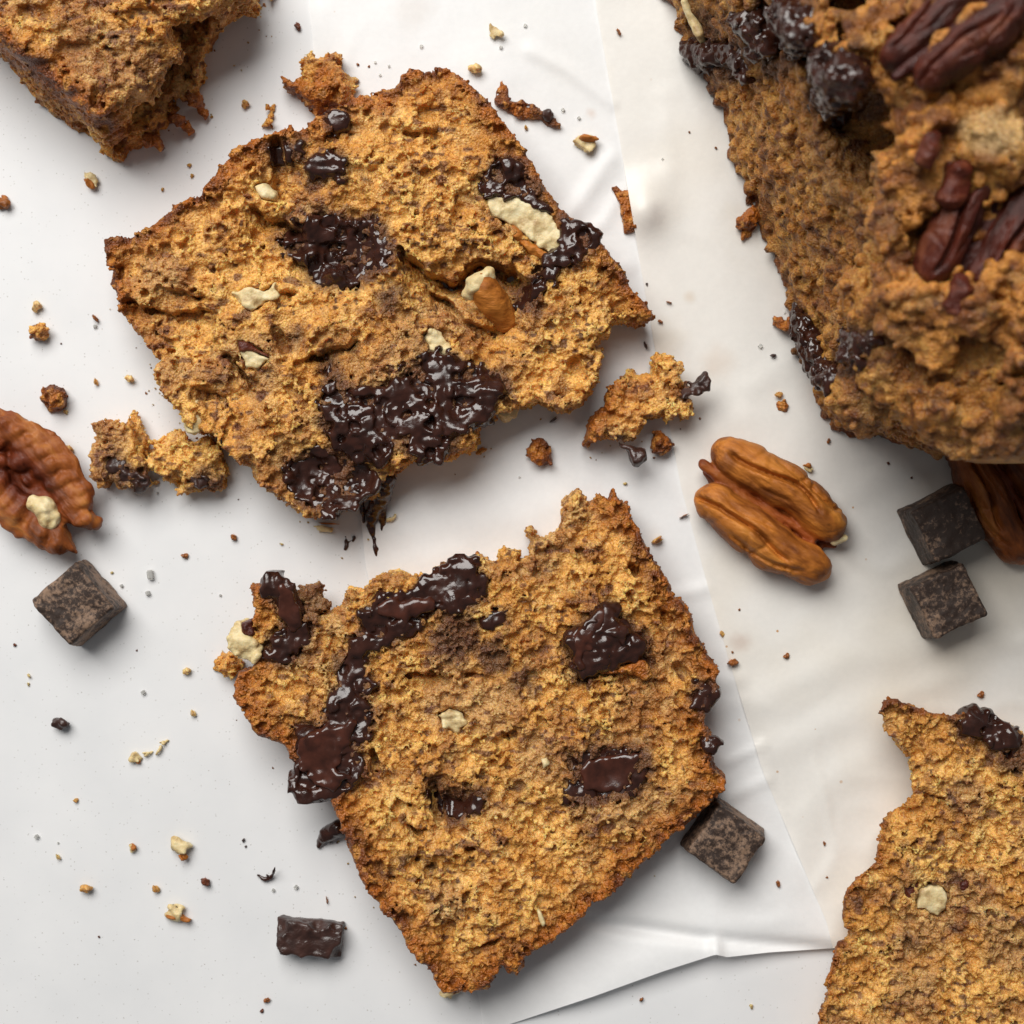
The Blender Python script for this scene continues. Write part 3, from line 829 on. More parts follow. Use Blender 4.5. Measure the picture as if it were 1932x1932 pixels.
# ---- slice with the long run of melted chocolate (lower of the two whole slices)
S2 = Q('F', 500,210, 510,130, 590,60, 650,110, 720,90, 790,130, 810,60, 840,120, 910,160, 900,200, 920,240, 960,300, 1000,380, 1050,480, 1110,570, 1160,640, 1190,720, 1240,740, 1290,820, 1310,940,
       1360,1020, 1420,1100, 1450,1150, 1430,1200, 1450,1280, 1400,1330, 1360,1380, 1365,1470, 1390,1510, 1440,1590, 1400,1620, 1410,1680, 1440,1760, 1500,1810, 1480,1890,
       'U', 1345,1520, 1290,1565, 1258,1590, 1230,1620, 1207,1640,
       'G', 1840,1080, 1760,1150, 1720,1190, 1640,1210, 1600,1290, 1520,1350, 1420,1430, 1300,1500, 1240,1530, 1220,1570, 1235,1610, 1200,1640, 1130,1630, 1100,1580, 1080,1610, 1040,1690, 1000,1750, 900,1750,
       800,1760, 740,1750, 700,1690, 640,1600, 590,1540, 540,1480, 490,1380, 440,1310, 370,1250, 320,1180, 280,1120, 250,1080, 230,1010, 190,920, 170,840, 130,760, 100,690, 90,640,
       'E', 760,1900, 640,1900, 580,1840, 590,1740, 530,1680, 510,1610, 470,1590, 360,1550, 300,1480, 240,1380, 200,1310, 210,1200, 230,1160, 300,1150, 330,1080, 300,1000, 320,900, 330,780, 320,700, 300,640, 380,640, 440,650, 500,700, 560,780,
       620,850, 700,830, 790,810, 860,740, 870,660, 920,660, 960,690, 1020,620, 1060,590, 1130,560, 1200,560, 1260,590, 1310,580, 1330,620, 1400,600, 1430,540, 1480,510, 1570,500, 1630,490, 1660,450, 1720,480, 1740,510, 1800,520,
       'F', 100,530, 120,490, 110,440, 140,410, 180,430, 230,440, 210,500, 260,490, 310,450, 310,370, 280,300, 300,290, 330,310, 330,350, 380,370, 420,350, 490,310)
S2_CRUST = [S2[5:38], S2[38:90], Q('E', 510,1610, 470,1590, 360,1550, 300,1480, 240,1380, 200,1310, 210,1200, 230,1160), Q('E', 330,780, 320,700, 300,640)]
S2_CHOC = [
    Q('E', 1430,560, 1570,490, 1640,500, 1700,600, 1690,720, 1600,760, 1440,760, 1330,850, 1230,900, 1160,960, 1080,960, 1050,1000, 1000,1000, 990,1130, 1000,1250, 960,1350, 1010,1420, 1000,1530, 900,1600, 940,1700, 880,1850,
      790,1900, 620,1910, 570,1850, 600,1730, 620,1660, 610,1530, 700,1500, 800,1430, 830,1300, 870,1240, 820,1150, 880,1080, 920,980, 1010,940, 1010,840, 1090,720, 1160,730, 1310,710, 1390,620),
    Q('E', 400,680, 430,600, 500,600, 570,700, 590,830, 660,900, 640,960, 590,1060, 480,1110, 400,1060, 430,990, 520,920, 520,820, 460,740),
    Q('F', 620,880, 740,780, 830,800, 900,890, 970,960, 990,1080, 900,1100, 700,1130, 620,1190, 570,1130, 570,1000, 540,970),
    Q('U', 1080,1430, 1150,1415, 1215,1410, 1222,1450, 1205,1495, 1140,1510, 1075,1510, 1085,1470),
    Q('G', 680,480, 730,560, 860,600, 960,530, 1000,570, 920,640, 840,700, 760,720, 700,660),
    Q('F', 1310,1230, 1400,1250, 1440,1300, 1370,1380, 1290,1370), Q('F', 1370,1560, 1440,1590, 1420,1620, 1380,1610),
    Q('E', 1760,770, 1850,790, 1840,870, 1720,850)]
b2 = bread(S2, 12.5, h=0.30, seed=57, ledge=1.7, sink=[Q('G', 720,70, 780,30, 860,60, 870,120, 820,170, 760,150)], zt=12.0, crust=S2_CRUST, choc=S2_CHOC, bubbles=1.1, coarse=0.85, amp=0.60, pit=0.9,
           feats=[(800, 1240, 60, 0.8), (880, 1290, 30, 1.0), (600, 1270, 60, -0.8), (1100, 1010, 70, -1.0), (1150, 1210, 40, 1.2), (1150, 1460, 40, -1.5), (850, 1520, 34, -3.0),
                  (900, 1700, 70, -0.6), (860, 1800, 60, -1.0), (1230, 1560, 60, -0.8), (520, 1200, 50, -1.5), (1020, 1350, 70, 0.6), (700, 1120, 60, 0.8), (585, 1460, 50, -1.2)],
           cracks=[(Q('E', 1240,1190, 1400,1130, 1530,1160), 12, 3.2), (Q('E', 1560,1180, 1700,1170, 1750,1200), 10, 2.2), (Q('E', 500,1410, 620,1430), 11, 2.2), (Q('G', 520,730, 580,760, 650,740), 11, 3.2),
                   (Q('G', 320,290, 340,400), 9, 3.0), (Q('G', 680,500, 720,700), 10, 3.4), (Q('G', 930,1470, 1100,1390), 8, 2.4), (Q('G', 780,1330, 760,1480), 11, 2.0), (Q('F', 1120,820, 1130,870), 14, 3.0),
                   (Q('F', 1200,1130, 1230,1180), 11, 3.0), (Q('F', 920,530, 950,560), 9, 2.4), (Q('F', 900,690, 920,740), 6, 2.2), (Q('F', 580,590, 590,620), 6, 2.2), (Q('F', 140,1540, 220,1560), 7, 2.4),
                   (Q('F', 350,1390, 380,1480), 8, 1.8), (Q('G', 600,960, 660,990), 14, 3.0), (Q('G', 1260,730, 1320,780), 9, 1.8), (Q('G', 890,880, 920,880), 8, 2.2), (Q('F', 1270,1450, 1280,1500), 7, 2.6),
                   (Q('G', 1110,190, 1180,200), 6, 2.0), (Q('G', 480,560, 580,590), 9, 2.4), (Q('G', 430,1070, 490,1060), 8, 2.2)],
           soak=[(860, 1200, 50), (930, 1240, 40), (980, 1280, 30), (1000, 1300, 18), (810, 1640, 14), (760, 1620, 16), (730, 1650, 12), (980, 1480, 14)])
slice2 = bread_object('bread_slice', 'broken slice with a long run of melted chocolate and a chocolate chunk under its corner', 'bread slice', b2, 'slices of banana bread')
for i, (cp, lf, dp, am) in enumerate(zip(S2_CHOC, (0.5, 0.8, 2.2, -0.6, -0.2, 0.0, 0.3, 0.0), (4, 5, 4, 3, 2.5, 4, 3, 2), (0.8, 0.9, 0.8, 0.6, 0.9, 0.8, 0.6, 0.6))):
    choc_blob(slice2, b2, cp, lf, dp, 500 + 7 * i, am, fine=0.8, patchy=0.25 if i else 0.6, grow=0.65 if i else 1.3)
choc_blob(slice2, b2, Q('F', 640,1750, 760,1690, 860,1670, 960,1660, 930,1730, 880,1800, 860,1850, 760,1860, 650,1850), 0.1, 2.5, 571, 0.15, M_CHOC_SMOOTH, fine=0.2, patchy=0, grow=0.9)
choc_blob(slice2, b2, Q('E', 620,1560, 780,1490, 900,1480, 900,1580, 850,1640, 780,1740, 880,1780, 820,1850, 700,1830, 640,1730), 1.3, 3, 575, 0.45, M_CHOC_SMOOTH, fine=0.3, patchy=0, grow=0.9)
choc_blob(slice2, b2, Q('E', 1120,760, 1200,730, 1330,720, 1370,740, 1290,810, 1200,830), 1.2, 2.5, 577, 0.3, M_CHOC_SMOOTH, fine=0.3, patchy=0, grow=0.9)
choc_blob(slice2, b2, Q('E', 500,640, 540,660, 580,780, 600,860, 570,900, 530,850, 520,760), 1.7, 2.5, 579, 0.3, M_CHOC_SMOOTH, fine=0.3, patchy=0, grow=0.9)
choc_blob(slice2, b2, Q('F', 620,890, 740,790, 720,880, 640,980, 600,1100, 570,1060, 580,970), 2.9, 2.5, 581, 0.25, M_CHOC_SMOOTH, fine=0.2, patchy=0, grow=0.9)
n_a = nut_part(slice2, b2, Q('E', 170,940, 190,870, 250,860, 330,960, 370,1020, 350,1080, 290,1110, 230,1090, 190,1040), 7, 12.2, 601, amp=1.0)
nut_part(n_a, b2, Q('E', 240,860, 310,850, 340,930, 290,960, 250,930), 8, 12.6, 603, mat=M_PECAN_RED, name='pecan_skin', amp=0.5)
nut_part(n_a, b2, Q('E', 155,930, 175,920, 190,1000, 200,1050, 170,1020), 5, 10, 604, mat=M_PECAN_RED, name='pecan_skin', amp=0.3)
_, _, zz = b2.at(850, 1350)
nut_part(slice2, b2, Q('G', 720,70, 780,30, 860,60, 870,120, 820,170, 760,150), zz - 2, zz - 0.3, 605, amp=0.9, k=.5)
_, _, zz = b2.at(1022, 1732)
nut_part(slice2, b2, Q('G', 1310,1235, 1328,1240, 1362,1315, 1345,1338, 1325,1310), zz - 1, zz + 0.9, 607, amp=0.2, k=0.5)
_, _, zz = b2.at(1025, 1440)
nut_part(slice2, b2, Q('G', 1330,330, 1370,320, 1385,360, 1350,385), zz - 1, zz + 0.7, 609, amp=0.3)
_, _, zz = b2.at(1185, 1280)
sk = Q('F', 700,1140, 860,1110, 990,1090, 1030,1170, 1000,1190, 850,1165, 720,1180)
v, q = blob(sk, zz - 1, zz + 1.6, b2.zt, 611, amp=0.7)
put('crust_flake', new_mesh('crust_flake', v, q, crumb_colour(v, 900, np.ones(len(v)), np.zeros(len(v))), origin=b2.org), M_CRUST, slice2)
# brown crumb knob beside the chocolate prong
v, q = blob(Q('E', 600,680, 690,650, 720,700, 735,790, 690,840, 620,850, 590,780), 5, 11.2, b2.zt, 613, amp=2.2, sc=0.7)
put('crumb_knob', new_mesh('crumb_knob', v, q, crumb_colour(v, 905, np.zeros(len(v)), np.full(len(v), 0.75)), origin=b2.org), M_CRUMB, slice2)

# ---- slice cut by the frame at the lower right
S3 = Q('R', 1080,-30, 1060,40, 1060,100, 1110,180, 1190,250, 1230,330, 1250,430, 1250,540, 1220,575, 1150,610, 1090,660, 1050,740, 1040,850, 1030,950, 970,1000, 900,1050, 850,1110, 830,1200, 820,1290, 835,1370, 870,1410,
       800,1420, 780,1480, 760,1580, 720,1650, 710,1700, 730,1780, 680,1870, 680,1932, 640,2200, 900,2320, 2300,2320, 2300,330, 2050,250, 1932,190, 1890,150, 1800,120, 1750,80, 1680,50, 1600,40, 1500,70, 1400,60, 1250,10, 1150,-40)
S3_CHOC = [Q('R', 1510,100, 1600,50, 1700,65, 1790,120, 1890,160, 1950,220, 1930,330, 1900,400, 1800,380, 1790,300, 1700,220, 1600,210, 1540,180)]
b3 = bread(S3, 12.5, h=0.32, seed=83, ledge=1.0, sink=[Q('R', 1300,1130, 1380,1100, 1440,1110, 1475,1160, 1465,1240, 1420,1290, 1370,1270, 1340,1240, 1290,1240, 1290,1190)], zt=11.8, zb=0.6, crust=[S3[8:19] , S3[19:30], S3[-8:] + S3[:2]], choc=S3_CHOC, bubbles=1.0, amp=0.55, coarse=0.85, crustw=1.1, tone=0.97, grey=0.10, pit=0.85, base=[(u + 16, v + 12) for u, v in S3],
           feats=[(1780, 1700, 40, -0.8), (1850, 1400, 60, -0.5), (1720, 1400, 40, -1.0), (1620, 1820, 50, -0.8)],
           cracks=[(Q('R', 1320,500, 1440,550, 1500,520), 9, 1.2), (Q('R', 1300,1590, 1380,1560), 10, 1.4), (Q('R', 1210,960, 1290,1010), 10, 1.3), (Q('R', 840,1390, 890,1410), 9, 3.0)],
           soak=[(1712, 1680, 16), (1800, 1660, 18), (1725, 1780, 12), (1800, 1755, 10), (1607, 1698, 8), (1715, 1768, 8)])
slice3 = bread_object('bread_slice', 'slice with three scalloped edges and a round cream nut, resting over the paper edge', 'bread slice', b3, 'slices of banana bread')
for i, cp in enumerate(S3_CHOC): choc_blob(slice3, b3, cp, 0.2, 4, 700 + i, 0.9, M_CHOC, patchy=1.2, grow=0.2)
_, _, zz = b3.at(1755, 1700)
n_a = nut_part(slice3, b3, Q('R', 1300,1130, 1380,1100, 1440,1110, 1475,1160, 1465,1240, 1420,1290, 1370,1270, 1340,1240, 1290,1240, 1290,1190), zz - 2.5, zz + 0.1, 711, amp=0.4, k=.8)
nut_part(n_a, b3, Q('R', 1210,1090, 1260,1060, 1300,1080, 1280,1150, 1240,1190, 1215,1150), zz - 2.5, zz + 0.3, 713, mat=M_PECAN_RED, name='pecan_skin', amp=0.4)
nut_part(n_a, b3, Q('R', 1540,1090, 1590,1060, 1610,1090, 1580,1140, 1545,1130), zz - 2.5, zz + 0.3, 715, mat=M_PECAN_RED, name='pecan_skin', amp=0.4)

# ---- slice cut by the frame at the upper left, torn open along its near side
S4T = Q('T', -420,120, -100,200, 20,290, 120,370, 250,470, 400,600, 540,700, 680,800, 760,760, 820,690, 880,640, 960,600, 1010,490, 1060,440, 1090,380, 1160,330, 1150,200, 1200,130, 1250,70, 1350,60, 1500,20, 1700,-60, 1500,-500, -420,-500)
S4B = Q('T', -480,180, -100,260, 30,380, 150,560, 250,670, 350,760, 450,830, 550,920, 650,1020, 740,1090, 850,1110, 880,1050, 960,1010, 1080,980, 1110,900, 1200,850, 1260,830, 1250,780, 1290,720, 1350,720, 1370,660, 1400,560, 1440,400, 1480,270, 1600,180, 1700,130, 1800,120, 1830,40, 1900,-60, 1900,-500, -480,-500)
b4 = bread(S4T, 21.0, h=0.36, seed=131, zt=20.5, base=S4B, zb=0.05, crust=[S4T[1:8]], bubbles=0.35, amp=1.05, coarse=1.1, crustw=2.2, tone=0.95, grey=0.15, round_k=2.0,
           feats=[(60, 40, 60, 0.5), (300, 40, 70, 0.8), (120, 150, 50, -1.0)], cracks=[(Q('T', 220,590, 350,560), 8, 1.0)],
           carve=[([(262, 205, 9), (285, 150, 10), (310, 120, 10), (345, 85, 10), (370, 45, 10)], [3.5, 5.0, 6.0, 5.0, 4.0])])
slice4 = bread_object('bread_slice', 'thick slice of bread with a dark torn side, lying on the bare white table', 'bread slice', b4, 'slices of banana bread')
for k, (pts) in enumerate([Q('T', 1330,690, 1370,720, 1400,760), Q('T', 1200,820, 1250,850, 1300,880), Q('T', 1040,960, 1090,985)]):
    a = [(*P(u, v_, 4), 4.0 - 1.4 * i) for i, (u, v_) in enumerate(pts)]
    v, q = tube_mesh(a, [1.3, 0.8, 0.35][:len(a)], 770 + k, amp=1.3, sc=0.6)
    put('crust_spike', new_mesh('crust_spike', v, q, crumb_colour(v, 920, np.ones(len(v)), np.zeros(len(v))), origin=b4.org), M_CRUST, slice4)

# ------------------------------------------------------------------ the loaf
def build_loaf():
    h = 0.50; seed = 211; Hl = 58.0
    left = Q('L', -60,-260, 0,-60, 40,60, 100,200, 150,320, 210,400, 240,500, 300,600, 330,720, 370,850, 410,950, 450,1080, 490,1180, 560,1350, 620,1470, 670,1600, 690,1700, 700,1900, 'M', 700,440, 740,520, 780,590, 850,690, 890,790)
    bottom = Q('M', 990,800, 1050,800, 1140,830, 1200,860, 1300,880, 1400,920, 1550,910, 1750,890, 1932,880)
    pA = poly_mm(left + [(1640, 1400), (3000, 1400), (3000, -800)], 1)
    pB = poly_mm([(900, -800), (900, 700)] + bottom + [(2400, 800), (2400, -800)], 1)
    g = Grid((26, 8, 0.0), (118, 112, 84), h)
    X2, Y2 = np.meshgrid(g.x, g.y, indexing='ij')
    dl = poly_sdf(X2, Y2, pA); db = poly_sdf(X2, Y2, pB)
    slope = 0.22
    d = smax(dl[:, :, None] + slope * g.Z, db[:, :, None] + 0.02 * g.Z + 3.0 * sstep(g.Z, 40, 62), 5.0).astype(np.float32)
    top = Hl + 1.5 * n2(X2, Y2, 16, seed) - 0.02 * (X2 - 60)
    d = smax(d, g.Z - top[:, :, None].astype(np.float32), 6.0)
    d = np.maximum(d, np.maximum(g.X - 112, g.Y - 106))
    lumps = []
    for (u, v, z, r, fl) in [(1660, 70, 58, 8.5, 1), (1745, 120, 60, 8, 1), (1610, 20, 55, 7, 1), (1800, 30, 62, 9, 1), (1905, 110, 63, 9, 1), (1890, 200, 62, 8, .9),
                             (1790, 260, 61, 8, .9), (1880, 280, 63, 8, .8), (1740, 330, 57, 6, 1), (1720, 420, 54, 6, 1), (1740, 560, 52, 8, 1), (1800, 620, 54, 7, 1), (1860, 590, 58, 8, 1),
                             (1915, 640, 58, 7, 1), (1700, 680, 44, 7, 1), (1790, 740, 46, 8, 1), (1880, 770, 48, 9, 1), (1925, 560, 60, 8, 1), (1640, 740, 34, 6, 1), (1680, 600, 44, 6, 1),
                             (1640, 560, 40, 5, 1), (1915, 830, 40, 7, 1)]:
        x, y = P(u, v, z)
        e = np.sqrt((g.X - x) ** 2 + (g.Y - y) ** 2 + ((g.Z - z + r * 0.55) / fl) ** 2) - r
        d = smin(d, e.astype(np.float32), 1.4)
    # deep crack between the risen lumps, and hollows in the torn face
    for pts, r in [([(1600, 260, 44), (1690, 195, 45), (1770, 155, 49), (1850, 105, 52), (1900, 40, 54)], [9, 10.5, 9, 7.5, 6]), ([(1590, 60, 44), (1610, 130, 42), (1640, 190, 42), (1650, 270, 42), (1665, 330, 44)], [7, 8.5, 9, 8, 5]),
                   ([(1480, 40, 30), (1560, 60, 42), (1590, 20, 48)], [5, 6, 6])]:
        a = [(*P(u, v, z), z) for u, v, z in pts]
        d = smax(d, -tube_sdf(g, a, r), 1.2)
    tz = sstep(g.Z, 40, 60)
    d += (0.9 + 1.0 * tz) * g.noise(8, seed + 1) + tz * 5.0 * sstep(g.noise(6.5, seed + 6), 0.15, 0.5)
    d += (0.9 + 0.7 * tz) * sstep(g.noise(3.2, seed + 7), 0.1, 0.6)
    d += tz * 1.6 * sstep(g.noise(2.4, seed + 8), 0.15, 0.5)
    d += (0.5 + 0.8 * tz) * (0.28 - np.abs(g.noise(3.8, seed + 2)))
    d += 1.15 * (0.28 - np.abs(g.noise(1.9, seed + 3)))
    d += 0.5 * g.noise(0.95, seed + 4)
    rng = np.random.default_rng(seed)
    near = np.argwhere(np.abs(d) < 0.5 * h)
    pick = near[rng.integers(0, len(near), int(len(near) * 0.17))]
    stamp(g, d, g.lo + pick * h + rng.uniform(-.2, .2, pick.shape), 0.4 + 0.75 * rng.random(len(pick)) ** 2.5, False)
    d = np.maximum(d, 0.95 - g.Z)
    d[0] = d[-1] = 1; d[:, 0] = d[:, -1] = 1; d[:, :, 0] = d[:, :, -1] = 1
    v, q = surface(g, d)
    q = q[~(v[q][:, :, 2] < 0.95 + 0.6 * h).all(1)]
    us, q = sub(v, q, np.ones(len(q), bool)); v = v[us]
    k = (H - v[:, 2]) / H * 0.1
    U = 966 + v[:, 0] / k; Vv = 966 - v[:, 1] / k
    wob = noise_at(v, 4, seed + 9)
    rise = sstep(v[:, 2] + 6 * wob, 46, 58)
    bottomrim = 1 - sstep(v[:, 2] + 2 * wob, 1.5, 4.0)
    front = 1 - sstep(np.abs(poly_sdf(v[:, 0], v[:, 1], pB)) + 2.5 * wob, 1.0, 5.0)
    cr = np.clip(rise * sstep(noise_at(v, 5, seed + 10), -0.15, 0.3) * 0.85 + 0.9 * bottomrim + 0.45 * front * sstep(wob, -0.3, 0.4), 0, 1)
    soak = np.zeros(len(v))
    for (u, vv, r) in [(1330, 50, 40), (1380, 110, 50), (1440, 60, 60), (1470, 110, 50), (1570, 170, 60), (1600, 130, 60), (1640, 200, 40), (1520, 30, 60), (1515, 650, 34), (1530, 690, 30), (1620, 645, 40), (1600, 690, 26)]:
        soak = np.maximum(soak, 1 - sstep(np.hypot(U - u, Vv - vv) + 14 * wob + 10 * noise_at(v, 1.6, seed + 12), r * 0.6, r * 1.15))
    col = crumb_colour(v, seed + 40, cr, soak * 0.85, 0.60, -0.15)
    col = col * np.array((1.0, 0.88, 0.72))
    col = mixv(col, np.array((0.66, 0.29, 0.06)), rise * 0.7 * sstep(noise_at(v, 5, seed + 15) + 0.4 * noise_at(v, 1.6, seed + 16), -0.1, 0.25))
    col = mixv(col, np.array((0.16, 0.05, 0.014)), rise * 0.75 * sstep(noise_at(v, 4.2, seed + 17) + 0.5 * noise_at(v, 1.3, seed + 18), 0.18, 0.5))
    pale = (1 - sstep(np.hypot((U - 1870) / 1.5, Vv - 250) + 14 * wob, 25, 55)) * rise
    col = mixv(col, np.array((0.72, 0.52, 0.24)), pale * 0.55)
    org = np.array([70.0, 55.0, 0.0])
    t = thing('bread_loaf', 'tall lumpy banana bread loaf topped with pecan halves, standing on the cream parchment', 'loaf', org)
    fm = cr[q].mean(1) > 0.5
    us, qs = sub(v, q, ~fm); put('crumb', new_mesh('crumb', v[us], qs, col[us], origin=org), M_CRUMB, t)
    us, qs = sub(v, q, fm); put('crust', new_mesh('crust', v[us], qs, col[us], origin=org), M_CRUST, t)
    # chocolate in the torn face: tubes lying on it
    def face_point(u, vv):
        m = np.hypot(U - u, Vv - vv)
        c = np.argsort(m)[:60]
        return v[c[np.argmax(v[c][:, 2])]]
    for i, (pts, r) in enumerate([(Q('L', 110,230, 200,330, 330,270), [2.0, 2.6, 2.2]), (Q('L', 170,380, 150,400, 140,430), [1.2, .7, .4]), (Q('L', 400,120, 470,160, 540,230, 480,300), [2.6, 3, 2.6, 2.0]),
                                  (Q('L', 380,330, 420,420), [2.0, 1.4]), (Q('L', 900,330, 950,420, 900,520, 960,560), [3.4, 3.8, 3.0, 2.5]), (Q('M', 700,180, 740,260, 790,380, 820,480, 870,540), [1.8, 2.6, 2.8, 2.4, 1.6]),
                                  (Q('M', 970,320, 1040,360, 1120,350), [1.8, 2.4, 1.6]), (Q('M', 990,420, 1060,460), [2, 1.6]), (Q('L', 640,60, 720,170, 700,240), [3.4, 3.4, 2.4])]):
        pp = []
        for (u, vv) in pts:
            p = face_point(u, vv); pp.append(p + np.array([0.3, 0, -0.8]))
        w, f = tube_mesh(pp, r, 230 + i * 3, h=0.34, amp=1.7, sc=0.8)
        put('melted_chocolate', new_mesh('melted_chocolate', w, f, origin=org), M_CHOC, t)
    # pale streak of nut along the left rim
    pp = [face_point(*a) + np.array([-0.2, 0, 0.3]) for a in Q('L', 100,30, 130,110, 180,200, 200,270)]
    w, f = tube_mesh(pp, [0.7, 0.9, 0.9, 0.6], 260, amp=0.3)
    put('nut_sliver', new_mesh('nut_sliver', w, f, np.ones((len(w), 3)), origin=org), M_FLESH, t)
    for i, (a, r) in enumerate([(Q('M', 610,230, 660,240), [1.2, 1.0]), (Q('L', 430,1210, 470,1160), [1.3, 1.2])]):
        p0 = face_point(*a[1]); p0 = np.array([*P(*a[1], 3), 3.0]); p1 = np.array([*P(*a[0], 2), 2.0])
        w, f = tube_mesh([p0, p1], r, 266 + i, amp=1.2, sc=0.6)
        put('crust_flake', new_mesh('crust_flake', w, f, crumb_colour(w, 930 + i, np.ones(len(w)), np.zeros(len(w))), origin=org), M_CRUST, t)
    return t, org, face_point
loaf, LOAF_ORG, loaf_pt = build_loaf()

# ------------------------------------------------------------------ pecan halves
def pecan_back(seed, h=0.30, L=13.2):
    """half kernel lying flat side down; long axis x"""
    g = Grid((-19, -12, -0.6), (19, 12, 11), h)
    d = None
    for sgn, sh in ((1, -1.0), (-1, 1.0)):
        a0, a1 = -L + 4.2 + sh, L - 4.2 + sh
        ac = np.clip(g.X, a0, a1); s = (ac - sh) / L
        bc = sgn * (4.9 - 2.1 * s * s + 0.25 * np.sin(ac * 0.5 + seed + sgn))
        zc = 3.5 - 1.0 * s * s
        rb = 4.1 - 0.8 * s * s + 0.16 * np.sin(ac * 0.9 + 2 * sgn); rz = 4.5 - 0.5 * s * s
        e = (np.sqrt(((g.X - ac) / 4.4) ** 2 + ((g.Y - bc) / rb) ** 2 + ((g.Z - zc) / rz) ** 2) - 1) * 4.2
        # furrows along the lobe and short creases across it
        for off, dp, w, f0, f1 in ((0.35, 1.7, 0.42, -13, 7.5), (2.5, 0.7, 0.36, -5, 11), (-1.9, 0.4, 0.3, -9, 3)):
            bg = bc + sgn * (off + 0.55 * np.sin(g.X * 0.33 + sgn + off))
            win = sstep(g.X, f0, f0 + 3) * (1 - sstep(g.X, f1 - 3, f1))
            e = e + dp * np.exp(-((g.Y - bg) / w) ** 2) * win * sstep(g.Z, 2.0, 4.0)
        for cxx, lean, dp in ((-9, .5, .3), (-5.5, -.4, .2), (-1, .6, .28), (3.4, -.5, .3), (7.2, .5, .32), (10, -.3, .2)):
            out = sstep(sgn * g.Y, 4.0, 6.5)
            e = e + dp * np.exp(-((g.X - cxx - sgn - lean * (sgn * g.Y - 5)) / 0.45) ** 2) * out
        d = e if d is None else smin(d, e, 0.2)
    ac = np.clip(g.X, -L - 1.0, L - 4.5)                           # the raised seam between the lobes
    e = np.sqrt((g.X - ac) ** 2 + (g.Y - 0.25 * np.sin(ac * .3)) ** 2 + ((g.Z - 3.3) * 0.8) ** 2) - 0.95
    d = smin(d, e, 0.3)
    core = np.sqrt((g.X / 13.0) ** 2 + (g.Y / 7.2) ** 2 + (g.Z / 3.2) ** 2) - 1
    d = smin(d, core.astype(np.float32) * 4.0, 0.5)
    notch = np.sqrt(((g.X - 15.2) / 4.6) ** 2 + ((g.Y + 0.3) / 1.7) ** 2 + 0 * g.Z) - 1
    d = smax(d, -(notch * 1.7), 0.6)
    d = d.astype(np.float32)
    d += 0.36 * g.noise(3.8, seed + 1, (1.6, .8, 1)) + 0.34 * (0.25 - np.abs(g.noise(2.4, seed + 2, (1.8, .7, 1)))) + 0.08 * g.noise(0.8, seed + 3)
    d = np.maximum(d, -g.Z)
    d[0] = d[-1] = 1; d[:, 0] = d[:, -1] = 1; d[:, :, 0] = d[:, :, -1] = 1
    v, q = surface(g, d)
    seam = (1 - sstep(np.abs(v[:, 1]), 0.8, 1.7)) * (1 - sstep(v[:, 2], 4.0, 5.0))
    rim = sstep(np.abs(v[:, 1]), 5.5, 8.2)
    col = mixv(np.ones((len(v), 3)), np.array((0.55, 0.50, 0.50)), np.maximum(0.7 * rim, sstep(noise_at(v, 3.0, 999), 0.15, 0.6)))
    col = mixv(col, np.array((0.55, 0.36, 0.42)), seam)
    return v, q, col

pv, pq, pc = pecan_back(31)
PECAN_MESH = new_mesh('kernel', pv, pq, pc); SHADED_MESH = new_mesh('kernel', pv, pq, pc)
def make_pecan(label, u, v, z, ang, mat, group, scrape=None, scale=1.0):
    x, y = P(u, v, 5 + z)
    o = thing('pecan_half', label, 'pecan', (x, y, z), group, math.radians(ang))
    k = put('kernel', PECAN_MESH if mat is M_PECAN else SHADED_MESH, mat, o)
    o.scale = (scale,) * 3
    return o
pe = make_pecan('whole orange-brown pecan half, grooved side up, on the cream parchment', 1457, 965, 0.95, -33.5, M_PECAN, 'loose pecan halves', scale=1.08)
# the broken tip
v, q = tube_mesh([(11.8, 1.9, 3.4), (12.2, 2.6, 3.6), (12.9, 3.2, 3.6)], [0.8, 0.9, 0.6], 804, amp=0.6)
put('broken_tip', new_mesh('broken_tip', v, q, np.ones((len(v), 3))), M_FLESH, pe.children[0])
make_pecan('pecan half in the dark shadow under the loaf, behind a chocolate chunk', 1905, 915, 0.95, -62, M_PECAN_DARK, 'loose pecan halves')  # darker skin colour stands in for the loaf's deep shade here

